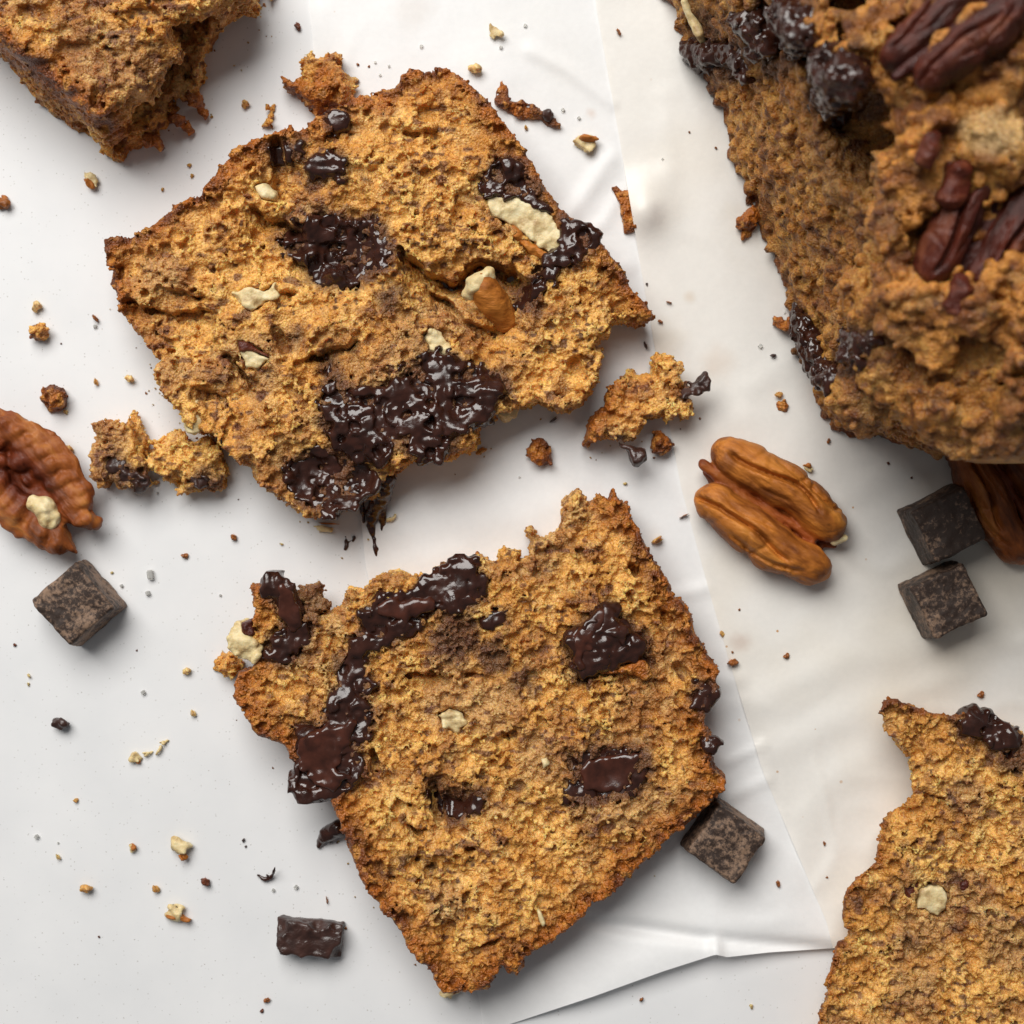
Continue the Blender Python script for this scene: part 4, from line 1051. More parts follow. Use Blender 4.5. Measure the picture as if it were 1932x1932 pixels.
def pecan_inside(seed, h=0.30):
    """half kernel lying on its back, the wrinkled flat side up; long axis x"""
    g = Grid((-20, -12, -0.5), (19, 12, 10.5), h)
    body = (np.sqrt((g.X / 16.5) ** 2 + (g.Y / 9.3) ** 2 + ((g.Z - 5.0) / 5.0) ** 2) - 1) * 5.0
    d = smax(body, g.Z - 6.6, 2.2)
    hollow = np.sqrt(((g.X + 1) / 11) ** 2 + (g.Y / 3.0) ** 2 + ((g.Z - 7.4) / 3.0) ** 2) - 1
    d = smax(d, -hollow * 3.0, 1.4)
    cr = np.random.default_rng(seed)
    for sgn in (1, -1):                                             # folds running across the rim
        for a in np.arange(-14, 15, 3.0):
            a = a + cr.uniform(-.6, .6); w = 1 - 0.45 * (a / 15) ** 2
            yo = 8.4 * math.sqrt(max(0.05, 1 - (a / 16.5) ** 2))
            pts = [(a - 0.8, sgn * 2.7 * w, 5.6), (a + .2, sgn * (2.7 * w + yo) * .5, 6.5), (a + 1.0, sgn * (yo - 1.2), 5.6)]
            d = smin(d, tube_sdf(g, pts, [0.6, 1.05, 0.75]), 1.3)
    for (x, y, z, r) in [(-8.5, .6, 5.6, 1.5), (-5.6, -1.0, 5.7, 1.4), (-3.4, 1.0, 5.4, 1.7), (-11, -.8, 5.6, 1.3), (0.2, -.4, 4.6, 1.2)]:
        e = np.sqrt((g.X - x) ** 2 + ((g.Y - y) * 1.2) ** 2 + (g.Z - z) ** 2) - r
        d = smin(d, e, 0.9)
    notch = np.sqrt(((g.X - 16.2) / 5.6) ** 2 + (g.Y / 2.0) ** 2 + 0 * g.Z) - 1
    d = smax(d, -notch * 2.0, 0.8).astype(np.float32)
    d += 0.40 * g.noise(3.0, seed) + 0.30 * (0.25 - np.abs(g.noise(2.0, seed + 1))) + 0.08 * g.noise(.8, seed + 2)
    d = np.maximum(d, 0.0 - g.Z)
    d[0] = d[-1] = 1; d[:, 0] = d[:, -1] = 1; d[:, :, 0] = d[:, :, -1] = 1
    v, q = surface(g, d)
    inner = (1 - sstep(np.hypot(v[:, 0] / 12, v[:, 1] / 4.6), 0.6, 1.1)) * sstep(v[:, 2], 3, 5)
    col = mixv(np.ones((len(v), 3)), np.array((0.55, 0.34, 0.30)), np.maximum(inner, 0.6 * sstep(noise_at(v, 3.0, 888), 0.1, 0.6)))
    return v, q, col
v, q, c = pecan_inside(61)
x, y = P(48, 905, 6)
po = thing('pecan_half', 'pecan half with its wrinkled inner side up and a broken cream end', 'pecan', (x, y, 0.05), 'loose pecan halves', math.radians(-48))
put('kernel', new_mesh('kernel', v, q, c), M_PECAN_DARK, po)
pk = po.children[0]
v, q = tube_mesh([(4.4, -1.6, 5.8), (6.6, -0.8, 5.9), (8.6, -1.9, 5.5), (9.8, -3.0, 5.0)], [1.6, 2.2, 2.0, 1.2], 811, amp=0.9)
put('broken_end', new_mesh('broken_end', v, q, np.ones((len(v), 3))), M_FLESH, pk)

def loaf_nut(u, v, dz, ang, sc, mat, tilt, mesh):
    p = loaf_pt(u, v) - LOAF_ORG
    o = put('pecan_half', mesh, mat, loaf, (p[0], p[1], p[2] + dz))
    o.rotation_euler = (math.radians(tilt[0]), math.radians(tilt[1]), math.radians(ang)); o.scale = (sc, sc, sc)
    return o
nutmesh = new_mesh('baked_pecan', pv, pq, pc)
loaf_nut(1868, 418, -4.4, 62, 0.92, M_PECAN_RED, (8, -8), nutmesh)
loaf_nut(1822, 60, -4.6, 38, 0.80, M_PECAN_RED, (-30, -10), nutmesh)
for i, (u, v_, r) in enumerate([(1790, 325, 3.2), (1745, 285, 2.0), (1795, 545, 2.4), (1770, 480, 1.8)]):
    p = loaf_pt(u, v_)
    w, f = tube_mesh([p + (0, -1.5, 0), p + (0.6, 1.5, 0.6)], [r * 0.8, r * 0.7], 820 + 3 * i, amp=0.9)
    put('pecan_piece', new_mesh('pecan_piece', w, f, np.ones((len(w), 3)), origin=LOAF_ORG), M_PECAN_RED, loaf)

# ------------------------------------------------------------------ chocolate chunks
def chunk(label, u, v, size, ang, mat, seed, z=0.1, taper=0.10, amp=1.0, group='dark chocolate chunks', chips=(), wob=0.0, name='chocolate_chunk'):
    sx, sy, sz = size
    x, y = P(u, v, sz + z)
    g = Grid((-sx / 2 - 1.6, -sy / 2 - 1.6, -0.6), (sx / 2 + 1.6, sy / 2 + 1.6, sz + 1.4), 0.28)
    f = g.Z / sz
    ax = np.abs(g.X + 0 * f) - (sx / 2) * (1 + taper * (1 - f) - taper * 0.5); ay = np.abs(g.Y + 0 * f) - (sy / 2) * (1 + taper * (1 - f) - taper * 0.5)
    d = smax(smax(ax, ay, 0.7), g.Z - sz, 0.6).astype(np.float32)
    d += amp * (0.16 * g.noise(5, seed) + 0.15 * g.noise(2.0, seed + 1) + 0.14 * g.noise(0.9, seed + 2))
    rng = np.random.default_rng(seed)
    for (cx, cy, cz, r) in chips:
        e = np.sqrt((g.X - cx) ** 2 + (g.Y - cy) ** 2 + (g.Z - cz) ** 2) - r
        d = smax(d, -e + 0.25 * g.noise(1.2, seed + 3), 0.25).astype(np.float32)
    d = np.maximum(d, -g.Z)
    d[0] = d[-1] = 1; d[:, 0] = d[:, -1] = 1; d[:, :, 0] = d[:, :, -1] = 1
    w, q = surface(g, d)
    o = put(name, new_mesh(name, w, q), mat, None, (x, y, z), math.radians(ang))
    return tag(o, label, 'chocolate', group)
chunk('cocoa-dusted square chocolate chunk with a chipped corner beside the inner-side-up pecan', 136, 1141, (11.6, 11.4, 8.5), -49, M_BLOOM_HI, 841, chips=[(-6, -4.6, 9.5, 2.2)])
chunk('dark square chocolate chunk touching the shaded pecan below the loaf', 1793, 990, (11.2, 11.0, 9.5), 26, M_BLOOM_LO, 851, z=0.95)
chunk('lightly dusted chocolate chunk pressed against a darker chunk, away from the loaf', 1792, 1135, (11.2, 10.8, 9.5), 25, M_BLOOM_MID, 861, z=0.95, chips=[(-5.6, 5.6, 9.6, 1.6)])
chunk('pale-dusted chocolate chunk half under the corner of the chocolate-streaked slice', 1372, 1594, (11.2, 11.0, 8.0), -35, M_BLOOM_HI, 871, z=0.6)
chunk('flat broken brown chocolate chunk lying alone on the table', 582, 1775, (12.4, 6.3, 4.6), -5, M_CHOC_BROKEN, 881, taper=0.0, amp=1.7, chips=[(-6.8, 2.4, 5, 2.6), (1.5, 4.2, 4.5, 2.2), (6.6, -2.8, 4.5, 2.4), (-6.6, -3.4, 3.5, 1.8), (5.0, 3.6, 4.6, 1.6)])

# ------------------------------------------------------------------ larger fallen pieces of bread
def crumb_piece(label, poly, T, seed, crust=False, zb=0.1, group='large fallen bread crumbs', choc=(), tone=1.0, partial=(), h=0.28, grey=0.0):
    b = bread(poly, T, h=h, zt=T * 0.8, zb=zb, seed=seed, crust=[list(poly) + [poly[0]]] if crust else partial, choc=choc, amp=0.95, bubbles=0.15, round_k=2.6, crustw=2.4, low=0.3, tone=tone, grey=grey, bub_r=(.3, .7))
    t = bread_object('bread_crumb', label, 'crumb', b, group)
    for i, c in enumerate(choc): choc_blob(t, b, c, 0.3, 2.5, seed + 60 + i, 0.9, M_CHOC_BROKEN, grow=0.2)
    return t
crumb_piece('dark brown crusty crumb with a curling tail beside the rounded top of a slice', Q('X', 0,325, 60,362, 95,340, 100,250, 140,225, 180,245, 240,235, 290,290, 332,340, 310,380, 280,440, 220,450, 160,485, 120,460, 80,410, 30,400), 6.0, 1001, partial=[Q('X', 0,325, 60,380, 120,440, 170,450, 210,420, 190,350)], zb=0.3)
crumb_piece('long thin orange crust strip bent in an L on white parchment', Q('X', 945,215, 1000,210, 1060,240, 1050,290, 1010,310, 1000,360, 1012,410, 1005,440, 1040,440, 1060,420, 1110,450, 1150,480, 1200,490, 1230,510, 1245,575, 1210,560, 1160,535, 1100,515, 1050,515, 1010,485, 960,475, 930,440, 935,380, 955,330, 940,280), 2.6, 1011, True, zb=0.3,
            choc=[Q('X', 1152,495, 1180,482, 1200,505, 1185,535, 1158,528)])
crumb_piece('orange crust crumb tucked half under the edge of the cream sheet', Q('X', 1460,820, 1510,795, 1548,820, 1568,900, 1585,1010, 1510,1025, 1490,940, 1490,880), 2.6, 1021, True, zb=0.3)
crumb_piece('rusty crust crumb leaning against the left face of the loaf', Q('L', 400,1310, 395,1250, 420,1150, 480,1140, 510,1200, 490,1250, 440,1290), 2.6, 1031, True, zb=0.7)
crumb_piece('big ragged golden crumb with a chocolate knob, between the broken slice and a whole pecan', Q('Y', 600,1210, 640,1080, 680,940, 820,820, 820,640, 940,580, 1030,470, 1250,480, 1300,340, 1390,320, 1500,410, 1550,390, 1650,460, 1600,560, 1650,680, 1570,690, 1660,800, 1660,900, 1540,960, 1420,1020, 1380,930, 1230,950, 1190,1100, 1060,1160, 860,1120, 760,1150, 740,1240, 690,1200), 8.0, 1041, zb=0.7,
            partial=[Q('Y', 600,1210, 640,1080, 680,940, 820,820, 820,640)], choc=[Q('Y', 1600,590, 1680,530, 1760,520, 1830,590, 1830,680, 1760,730, 1640,740, 1560,750, 1580,680), Q('Y', 960,1180, 1060,1220, 1150,1260, 1190,1300, 1160,1360, 1130,1370, 1140,1310, 1080,1290)], tone=1.05)
crumb_piece('small brown crumb alone on the white parchment below a chocolate pool', Q('Y', 70,1260, 130,1160, 190,1130, 260,1160, 300,1230, 310,1350, 320,1400, 220,1415, 95,1370), 3.6, 1051, True, zb=0.4)
crumb_piece('small brown crumb with a golden tip below the big ragged crumb', Q('Y', 1290,1080, 1350,1075, 1440,1130, 1480,1210, 1430,1270, 1365,1310, 1290,1270, 1280,1190), 3.4, 1061, True, zb=0.7)
crumb_piece('square-cut crumb with a dark chocolate corner beside the inner-side-up pecan', Q('K', 640,1000, 740,970, 870,985, 895,910, 950,990, 1000,1080, 1000,1180, 1010,1400, 960,1440, 780,1420, 680,1440, 640,1380, 620,1290, 640,1150), 7.0, 1071,
            choc=[Q('K', 750,1290, 800,1200, 860,1230, 930,1310, 1000,1310, 1015,1400, 960,1440, 830,1400)], grey=0.25)
crumb_piece('golden pointed crumb under the nutty left edge of the broken slice', Q('K', 940,1150, 1080,1100, 1200,1030, 1300,1050, 1420,1060, 1500,1150, 1550,1330, 1530,1440, 1400,1450, 1220,1480, 1190,1400, 1080,1320, 990,1290), 7.0, 1081,
            choc=[Q('K', 1330,1370, 1430,1340, 1500,1400, 1440,1440, 1350,1430)])
crumb_piece('golden crumb on the table beside the nut on the streaked slice', Q('E', 45,1110, 80,1060, 120,1015, 150,1050, 200,1060, 245,1110, 235,1160, 190,1195, 130,1175, 70,1150), 4.5, 1091)
crumb_piece('pale stick-shaped crumb standing by the crust of the broken slice', Q('T', 1790,710, 1840,690, 1885,700, 1870,760, 1890,850, 1850,900, 1790,870, 1810,800), 2.6, 1101)
crumb_piece('rust-brown crust crumb with a pale tip below the big chunky loaf corner', Q('M', 570,690, 600,650, 660,630, 685,670, 670,710, 620,718), 2.4, 1111, True, zb=0.7)
crumb_piece('sugary caramel-coloured lump above the inner-side-up pecan', Q('K', 265,800, 290,740, 350,725, 410,750, 440,800, 430,860, 380,900, 320,905, 275,860), 4.2, 1121, True)
crumb_piece('round golden crumb under a paler one, left of the broken slice', Q('K', 178,345, 210,310, 270,305, 320,330, 315,380, 270,420, 220,405), 3.0, 1131, tone=1.05)

# ------------------------------------------------------------------ small scattered bits
def bit_mesh(name, kind, seed):
    rng = np.random.default_rng(seed)
    h = 0.09
    g = Grid((-.75, -.75, -.65), (.75, .75, .75), h)
    if kind == 'nut':
        d = np.sqrt(g.X ** 2 + (g.Y * 1.3) ** 2 + (g.Z * 1.3) ** 2) - 0.45
        for _ in range(5):
            nrm = rng.normal(size=3); nrm /= np.linalg.norm(nrm)
            d = np.maximum(d, g.X * nrm[0] + g.Y * nrm[1] + g.Z * nrm[2] - 0.22)
        d = d + 0.26 * g.noise(0.42, seed) + 0.14 * g.noise(0.2, seed + 1)
    else:
        d = 9.0 + 0 * (g.X + g.Y + g.Z)
        for _ in range(6):
            c = rng.uniform(-.25, .25, 3); r = rng.uniform(.16, .30)
            d = np.minimum(d, np.sqrt((g.X - c[0]) ** 2 + (g.Y - c[1]) ** 2 + (g.Z - c[2]) ** 2) - r)
        d = d + 0.14 * g.noise(0.35, seed) + 0.08 * g.noise(0.2, seed + 1)
    d = d.astype(np.float32)
    d[0] = d[-1] = 1; d[:, 0] = d[:, -1] = 1; d[:, :, 0] = d[:, :, -1] = 1
    v, q = surface(g, d)
    v[:, 2] -= v[:, 2].min()
    s = 1.0 / max(np.ptp(v[:, 0]), np.ptp(v[:, 1]))
    return v * s, q

BIT_COL = dict(gold=(0.56, 0.32, 0.10), crust=(0.33, 0.11, 0.02), pale=(0.68, 0.50, 0.24), brown=(0.16, 0.045, 0.018))
BITS = {}
def bit(kind, u, v, size, label, group, asp=1.0, ang=0.0, hgt=0.7, cat='crumb', name='bread_crumb', zb=None):
    shape = 'nut' if kind in ('nut', 'shell') else 'crumb'
    var = int(u * 7 + v * 3) % 4
    key = (kind, var)
    if key not in BITS:
        w, q = bit_mesh(kind, shape, 2000 + var * 13 + len(kind) * 5)
        if kind in BIT_COL:
            base = np.array(BIT_COL[kind]); col = base * (1 + 0.5 * noise_at(w, 0.3, 2100 + var))[:, None]
        else: col = np.ones((len(w), 3))
        me = new_mesh(name, w, q, col)
        me.materials.append({'nut': M_FLESH, 'shell': M_PECAN, 'choc': M_CHOC_BROKEN}.get(kind, M_CRUST if kind in ('crust', 'brown') else M_CRUMB))
        BITS[key] = me
    if zb is None:
        zb = float(ground(u, v))
    s = size * 0.1
    x, y = P(u, v, zb + s * 0.3)
    o = bpy.data.objects.new(name, BITS[key]); scene.collection.objects.link(o)
    o.location = (x * 1e-3, y * 1e-3, (zb - 0.02) * 1e-3)
    o.rotation_euler = (0, 0, math.radians(-ang)); o.scale = (s, s * asp, s * hgt)
    return tag(o, label, cat, group)

LEFT_W = np.array([(560, -260), (583, 0), (640, 560), (690, 1040), (800, 1480), (905, 1890), (912, 1952)], float)
LEFT_C = np.array([(1095, -260), (1125, 0), (1170, 250), (1212, 500), (1240, 660), (1285, 900), (1345, 1130), (1440, 1450), (1560, 1740), (1571, 1789)], float)
def surf_of(u, v):
    if v > np.interp(u, [b[0] for b in BOT], [b[1] for b in BOT]): return 'table'
    if u > np.interp(v, LEFT_C[:, 1], LEFT_C[:, 0]): return 'cream'
    if u > np.interp(v, LEFT_W[:, 1], LEFT_W[:, 0]): return 'white'
    return 'table'
def ground(u, v):
    s = surf_of(u, v)
    U, V = np.array([[float(u)]]), np.array([[float(v)]])
    return 0.0 if s == 'table' else float((z_cream if s == 'cream' else z_white)(U, V)[0, 0])

LAND = [(1457, 965, 'the whole grooved pecan'), (1220, 760, 'the big ragged crumb'), (1793, 990, 'the dark chocolate chunk'), (1792, 1135, 'the lightly dusted chunk'), (1372, 1594, 'the half-covered chunk'),
        (1690, 1500, 'the scallop-edged slice'), (1620, 1750, 'the scallop-edged slice'), (1720, 1330, 'the tip of the scallop-edged slice'), (1340, 250, 'the loaf'), (1450, 560, 'the loaf'), (1640, 850, 'the loaf'), (210, 480, 'the broken slice'), (300, 640, 'the broken slice'), (420, 320, 'the broken slice'),
        (1190, 560, 'the tip of the broken slice'), (900, 840, 'the broken slice'), (640, 970, 'the chocolate smear'), (440, 1300, 'the streaked slice'), (620, 1600, 'the streaked slice'), (1000, 1850, 'the streaked slice'), (1350, 1250, 'the streaked slice'), (1160, 930, 'the top corner of the streaked slice'),
        (140, 1140, 'the square chunk'), (60, 900, 'the inner-side-up pecan'), (582, 1775, 'the flat broken chunk'), (116, 1358, 'the knobbly chocolate crumb'), (345, 1597, 'the plump nut crumb'), (336, 1718, 'the glossy pecan bit'), (285, 1415, 'the row of pale crumbs'), (506, 1650, 'the chocolate curl'), (300, 220, 'the thick slice'),
        (600, 150, 'the crusty tailed crumb'), (800, 125, 'the rounded top of the broken slice'), (1000, 200, 'the L-shaped crust strip'), (1185, 395, 'the half-hidden crust crumb'), (96, 752, 'the sugary lump'), (68, 627, 'the round golden crumb'), (345, 865, 'the golden pointed crumb'), (1420, 1800, 'the paper edge'), (1200, 1850, 'the paper edge')]
def beside(u, v):
    return min(LAND, key=lambda a: (a[0] - u) ** 2 + (a[1] - v) ** 2)[2]
SURF = dict(table='on the bare white table', white='on the white parchment', cream='on the cream parchment')
KIND = dict(gold='tiny golden crumb', crust='tiny rust-brown crumb', pale='tiny pale crumb', choc='tiny chocolate crumb', brown='tiny dark brown crumb')
for kind, u, v, s, asp, ang in [
    ('crust', 178, 600, 19, .45, 45), ('brown', 115, 648, 4, 1, 0), ('gold', 181, 719, 15, .6, 80), ('gold', 131, 843, 20, .8, 30), ('pale', 123, 778, 13, .6, 0),
    ('crust', 439, 1015, 15, .9, 20), ('crust', 349, 1048, 15, .7, 20), ('gold', 294, 908, 14, .8, 0), ('pale', 211, 1079, 6, 1, 0), ('brown', 28, 1216, 7, 1, 0), ('brown', 258, 1227, 4, 1, 0),
    ('pale', 352, 1262, 17, 1, 0), ('pale', 364, 1344, 15, .8, 70), ('pale', 56, 1274, 9, .7, 60), ('pale', 53, 1292, 7, 1, 0),
    ('gold', 142, 1510, 10, 1, 0), ('pale', 109, 1615, 14, .5, 60), ('choc', 460, 1584, 9, .7, 120), ('choc', 463, 1597, 5, 1, 0),
    ('gold', 163, 1671, 25, .8, 10), ('gold', 293, 1675, 17, .9, 60), ('brown', 186, 1768, 5, 1, 0), ('crust', 504, 1888, 14, .7, 150), ('brown', 494, 1907, 8, 1, 0),
    ('pale', 641, 1741, 12, .7, 30), ('crust', 652, 1751, 6, 1, 0), ('crust', 617, 1698, 15, .25, 80), ('gold', 460, 197, 22, .7, 40), ('gold', 399, 219, 6, 1, 0), ('gold', 356, 312, 9, 1, 0),
    ('gold', 361, 332, 10, .8, 30), ('gold', 308, 358, 8, .8, 120), ('brown', 563, 49, 16, .8, 50), ('crust', 675, 121, 6, 1, 0), ('crust', 696, 125, 5, 1, 0), ('crust', 1168, 60, 15, .45, 55),
    ('choc', 1220, 537, 6, 1, 0), ('choc', 1219, 651, 17, .4, 75), ('crust', 1246, 606, 11, .6, 20), ('crust', 1262, 570, 12, .3, 10), ('choc', 1044, 793, 22, .22, -40), ('gold', 992, 240, 10, .8, 80),
    ('pale', 1179, 911, 8, .8, 0), ('choc', 1457, 671, 13, .6, 0), ('gold', 1467, 745, 17, .8, 0), ('brown', 1675, 875, 7, 1, 0), ('brown', 1720, 901, 5, 1, 0), ('crust', 1564, 832, 11, .6, 100),
    ('gold', 1240, 1021, 30, .35, -35), ('crust', 1290, 973, 20, .12, -25), ('gold', 1363, 1196, 13, .8, 60), ('crust', 1381, 1253, 24, .7, -20), ('crust', 1484, 1237, 13, .9, 0), ('crust', 1382, 1230, 5, 1, 0),
    ('crust', 1556, 1591, 9, .7, 80), ('crust', 1469, 1667, 14, .6, 70), ('pale', 1417, 1900, 9, 1, 0), ('crust', 1210, 1884, 11, .6, 120), ('crust', 1851, 1310, 15, .9, 0),
    ('gold', 908, 851, 24, .5, -30), ('crust', 1463, 1010, 5, 1, 0), ('pale', 530, 1026, 8, .5, 20), ('crust', 1170, 1155, 6, .6, 0), ('gold', 1020, 790, 4, 1, 0),
    ('crust', 1395, 1150, 5, 1, 0), ('crust', 1320, 790, 5, 1, 0), ('crust', 1300, 250, 5, 1, 0), ('crust', 1560, 1655, 5, 1, 0), ('gold', 880, 1090, 4, 1, 0), ('crust', 1350, 280, 6, 1, 0)]:
    if (u, v) in ((1463, 1010),): continue
    sname = surf_of(u, v)
    bit(kind, u, v, s, f'{KIND[kind]} {SURF[sname]} near {beside(u, v)}', f'{KIND[kind]}s {SURF[sname]} near {beside(u, v)}', asp, ang)

rg = np.random.default_rng(5)
for ln, n in ((S1[60:100], 34), (S2[38:120], 34), (Q('Y', 600,1210, 860,1160, 1190,1120, 1420,1030, 1660,900), 10), (S4B[10:28], 10)):
    ln = np.array(ln)
    for _ in range(n):
        k = rg.integers(0, len(ln) - 1); f = rg.random()
        u, v = ln[k] * (1 - f) + ln[k + 1] * f + np.abs(rg.normal(0, 26, 2)) * (rg.choice([-0.6, 1]), 1) + (0, 10)
        kind = ('gold', 'crust', 'pale', 'brown')[rg.choice(4, p=(.45, .25, .2, .1))]
        if surf_of(u, v) != 'table' and v > 1700: continue
        sname = surf_of(u, v)
        bit(kind, float(u), float(v), float(rg.uniform(2.2, 5.5)), f'{KIND[kind].replace("tiny", "dust-sized")} {SURF[sname]} near {beside(u, v)}', f'{KIND[kind].replace("tiny", "dust-sized")}s {SURF[sname]} near {beside(u, v)}', .8, float(rg.uniform(0, 90)))
bit('pale', 66, 579, 26, 'pale crumb above a golden round crumb, left of the broken slice', 'small pale crumbs', .8, 40)
bit('pale', 247, 711, 19, 'pale square crumb near the orange corner of the broken slice', 'small pale crumbs', .9, 40)
bit('pale', 897, 125, 28, 'pale rounded crumb beside the rounded top of the broken slice', 'small pale crumbs', .8, 20)
bit('crust', 3, 380, 34, 'reddish crust crumb at the table side, below the thick slice', 'small crust crumbs', .9, 0)
bit('choc', 116, 1358, 34, 'knobbly dark chocolate crumb with two lobes alone on the table', 'chocolate bits', .85, 20, cat='chocolate', name='chocolate_bit')
bit('brown', 385, 1665, 22, 'dark red-brown three-cornered nut skin flake on the table', 'nut bits', .8, 20, cat='nut piece', name='nut_piece')
def nut_bit(label, u, v, size, asp, ang, skin, zb=None):
    g = float(ground(u, v)) if zb is None else zb
    x, y = P(u, v, g)
    t = thing('pecan_piece', label, 'nut piece', (x, y, g), 'broken pecan pieces', math.radians(-ang))
    s = size * 0.1
    w, q = bit_mesh('flesh', 'nut', int(u * 3 + v))
    put('flesh', new_mesh('flesh', w * (s, s * asp, s * 0.7), q, np.ones((len(w), 3))), M_FLESH, t)
    if skin:
        w, q = bit_mesh('skin', 'nut', int(u * 5 + v))
        w = w * (s * skin[2], s * asp * skin[3], s * 0.66) + (s * skin[0], s * skin[1], 0)
        put('skin', new_mesh('skin', w, q, np.ones((len(w), 3))), M_PECAN, t)
    return t
nut_bit('cream pecan bit with a brown side below the thick slice', 175, 338, 38, .75, 50, (0.10, -0.25, .7, .6))
nut_bit('cream pecan bit stuck to the tip of the L-shaped crust strip', 936, 70, 33, .9, 60, None)
nut_bit('cream pecan bit with an orange-brown cap on white parchment', 1102, 277, 44, .85, 10, (0.0, .22, 1.0, .55))
nut_bit('plump cream nut crumb on the table, largest of the scattered ones', 345, 1597, 42, .9, 45, (0.3, -.22, .4, .4))
nut_bit('pecan bit with glossy orange skin and a white back on the table', 336, 1718, 48, .7, 10, (0.05, -.16, 1.0, .75))
nut_bit('orange pecan bit at the end of a row of pale crumbs', 262, 1431, 25, .9, 30, (-.15, -.1, .85, .8))
nut_bit('small grey-brown cube-like nut bit on the table', 251, 1599, 18, .9, 30, (0.0, 0.1, .9, .8))
nut_bit('thin curved nut shell flake below the broken slice', 613, 999, 44, .35, 5, (0.0, .28, 1.0, .3))
nut_bit('pale nut flake beside the chocolate smear', 737, 978, 24, .6, -30, None)
nut_bit('orange pecan shard beside the whole grooved pecan', 1525, 883, 22, .6, 30, (0, 0.1, .9, .9))
nut_bit('cream chip in the row of pale crumbs, beside the orange bit', 277, 1422, 19, .7, -20, None)
nut_bit('middle cream chip in the row of pale crumbs', 301, 1415, 22, .7, -60, None)
nut_bit('last cream chip in the row of pale crumbs', 313, 1399, 19, .8, 0, None)
nut_bit('flat cream nut chip under the lower tip of the streaked slice', 848, 1870, 40, .5, -10, None)

# chocolate curl and smears
def choc_line(name, label, cat, strands, seed, group=None, mat=M_CHOC):
    u0, v0 = strands[0][0][0][:2]
    g0 = float(ground(u0, v0)); x, y = P(u0, v0, g0)
    pts_all = []; d = None
    segs = []
    for pts, rad in strands:
        segs.append(([(*P(u, v, g0), g0 + zz) for u, v, zz in [(p[0], p[1], p[2] if len(p) > 2 else 0.15) for p in pts]], [r * 0.1 for r in rad]))
    al = np.array([p for s in segs for p in s[0]])
    g = Grid(al.min(0) - 2.2, al.max(0) + 2.2, 0.2)
    for pp, rr in segs:
        e = tube_sdf(g, pp, rr); d = e if d is None else smin(d, e, 0.15).astype(np.float32)
    d += 0.18 * g.noise(1.0, seed) + 0.10 * g.noise(.5, seed + 1)
    d[0] = d[-1] = 1; d[:, 0] = d[:, -1] = 1; d[:, :, 0] = d[:, :, -1] = 1
    w, q = surface(g, d, len(strands) == 1)
    w[:, 2] = np.maximum(w[:, 2], g0 - 0.05)
    o = put(name, new_mesh(name, w, q, origin=(x, y, g0)), mat, None, (x, y, g0))
    return tag(o, label, cat, group)
choc_line('chocolate_curl', 'thin dark chocolate curl like a bird foot on the table', 'chocolate', [([(488, 1650, .4), (500, 1659, .5), (512, 1655, .6), (518, 1645, 1.4), (522, 1632, 2.4)], [2, 4, 4.5, 3, 1.6]), ([(512, 1655, .6), (506, 1649, 1.2)], [3, 1.5])], 3001)
choc_line('chocolate_smear', 'dark chocolate smear dripping from the broken slice onto the parchment', 'chocolate',
          [([(735, 905, 6), (722, 935, 3.0), (706, 965, 1.0), (700, 990, .3), (705, 1012, .1)], [16, 19, 15, 9, 4]), ([(722, 935, 2.6), (720, 965, 1.0), (722, 988, .2), (719, 1002, .1)], [12, 10, 6, 3]),
           ([(684, 940, 2), (685, 968, .6), (688, 985, .1)], [4, 5, 3]), ([(705, 1012, .1), (709, 1035, .05), (711, 1050, 0)], [4, 5, 3])], 3011)
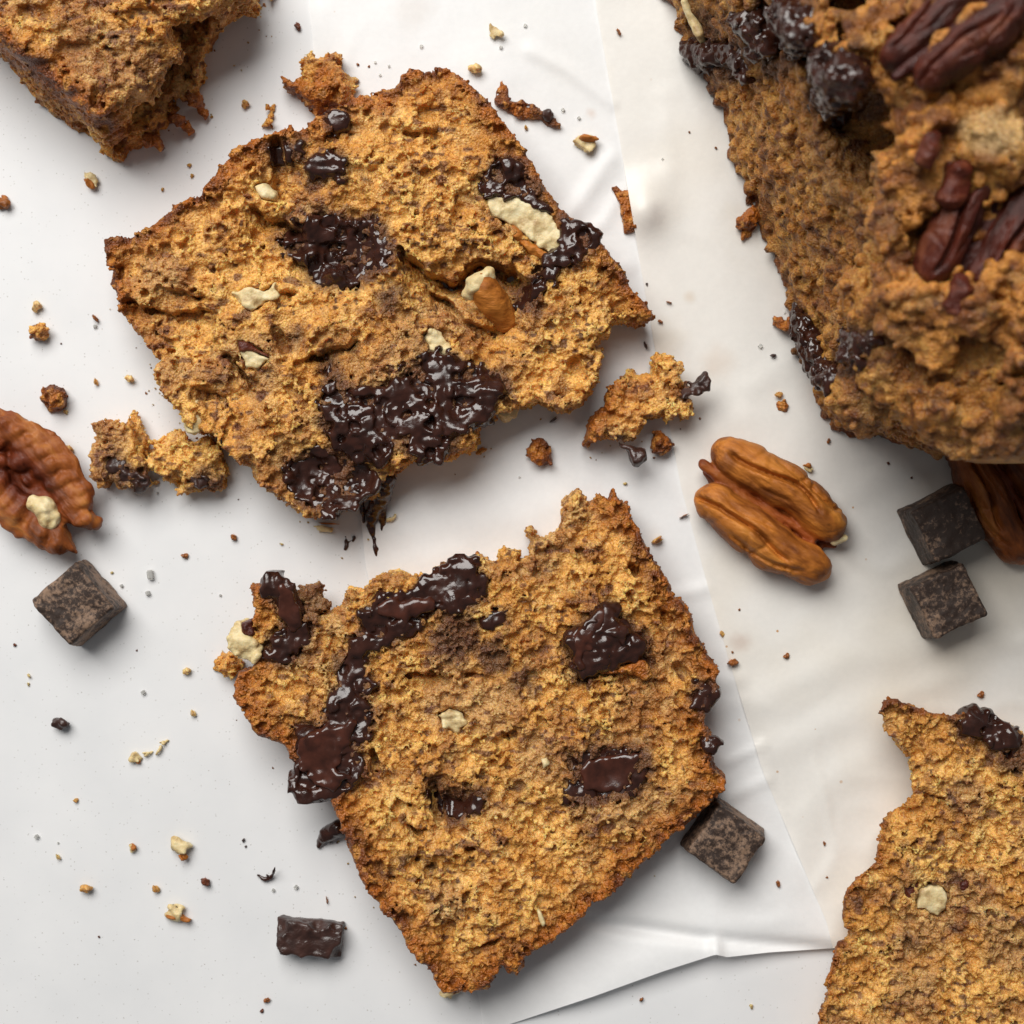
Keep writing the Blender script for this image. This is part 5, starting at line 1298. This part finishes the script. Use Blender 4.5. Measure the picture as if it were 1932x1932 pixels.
choc_line('chocolate_smear', 'small forked chocolate smear mark beside the nut shell flake', 'chocolate', [([(652, 1012, 0), (654, 1026, 0), (651, 1036, 0)], [2.5, 4, 2.5]), ([(668, 1014, 0), (666, 1022, 0)], [3, 2]), ([(654, 1026, 0), (662, 1020, 0)], [2, 1.5])], 3021)
choc_line('chocolate_smear', 'dark melted chocolate lump peeking from under the left side of the streaked slice', 'chocolate', [([(640, 1560, 2.0), (618, 1572, 1.2), (606, 1586, .6), (603, 1595, .4)], [17, 14, 8, 5]), ([(618, 1572, 1.2), (622, 1585, .5)], [9, 6])], 3031)

# sugar crystals
def crystal_mesh():
    g = np.array([(x, y, z) for z in (0, 1) for y in (-.5, .5) for x in (-.5, .5)], float)
    import bmesh
    bm = bmesh.new()
    bmesh.ops.create_cube(bm, size=1.0)
    bmesh.ops.bevel(bm, geom=list(bm.edges), offset=0.16, segments=1, affect='EDGES', profile=0.5)
    for vt in bm.verts: vt.co.z += 0.5; vt.co *= 1e-3
    me = bpy.data.meshes.new('sugar_crystal'); bm.to_mesh(me); bm.free()
    me.materials.append(M_SUGAR)
    return me
cm_ = crystal_mesh()
for i, (u, v, s) in enumerate([(180, 616, 9), (285, 1084, 17), (280, 1119, 12), (230, 1105, 8), (271, 1306, 11), (70, 1578, 11), (559, 1673, 10), (516, 1679, 8), (298, 930, 6),
                               (991, 49, 8), (795, 88, 8), (734, 125, 6), (708, 118, 6), (717, 142, 6), (1062, 208, 9), (1092, 223, 8), (1434, 653, 10), (1250, 300, 5), (416, 1123, 6), (945, 90, 8),
                               (110, 1590, 5), (980, 900, 5), (1480, 590, 5), (1500, 640, 5)]):
    gz = ground(u, v); x, y = P(u, v, gz)
    o = bpy.data.objects.new('sugar_crystal', cm_); scene.collection.objects.link(o)
    o.location = (x * 1e-3, y * 1e-3, gz * 1e-3); k = s * 0.07
    o.scale = (k * (1.5 if s > 14 else 1), k, k * .9); o.rotation_euler = (0, 0, (i * 1.7) % 3.1)
    sn = surf_of(u, v)
    tag(o, f'clear sugar crystal {SURF[sn]} near {beside(u, v)}', 'sugar', f'sugar crystals {SURF[sn]} near {beside(u, v)}')
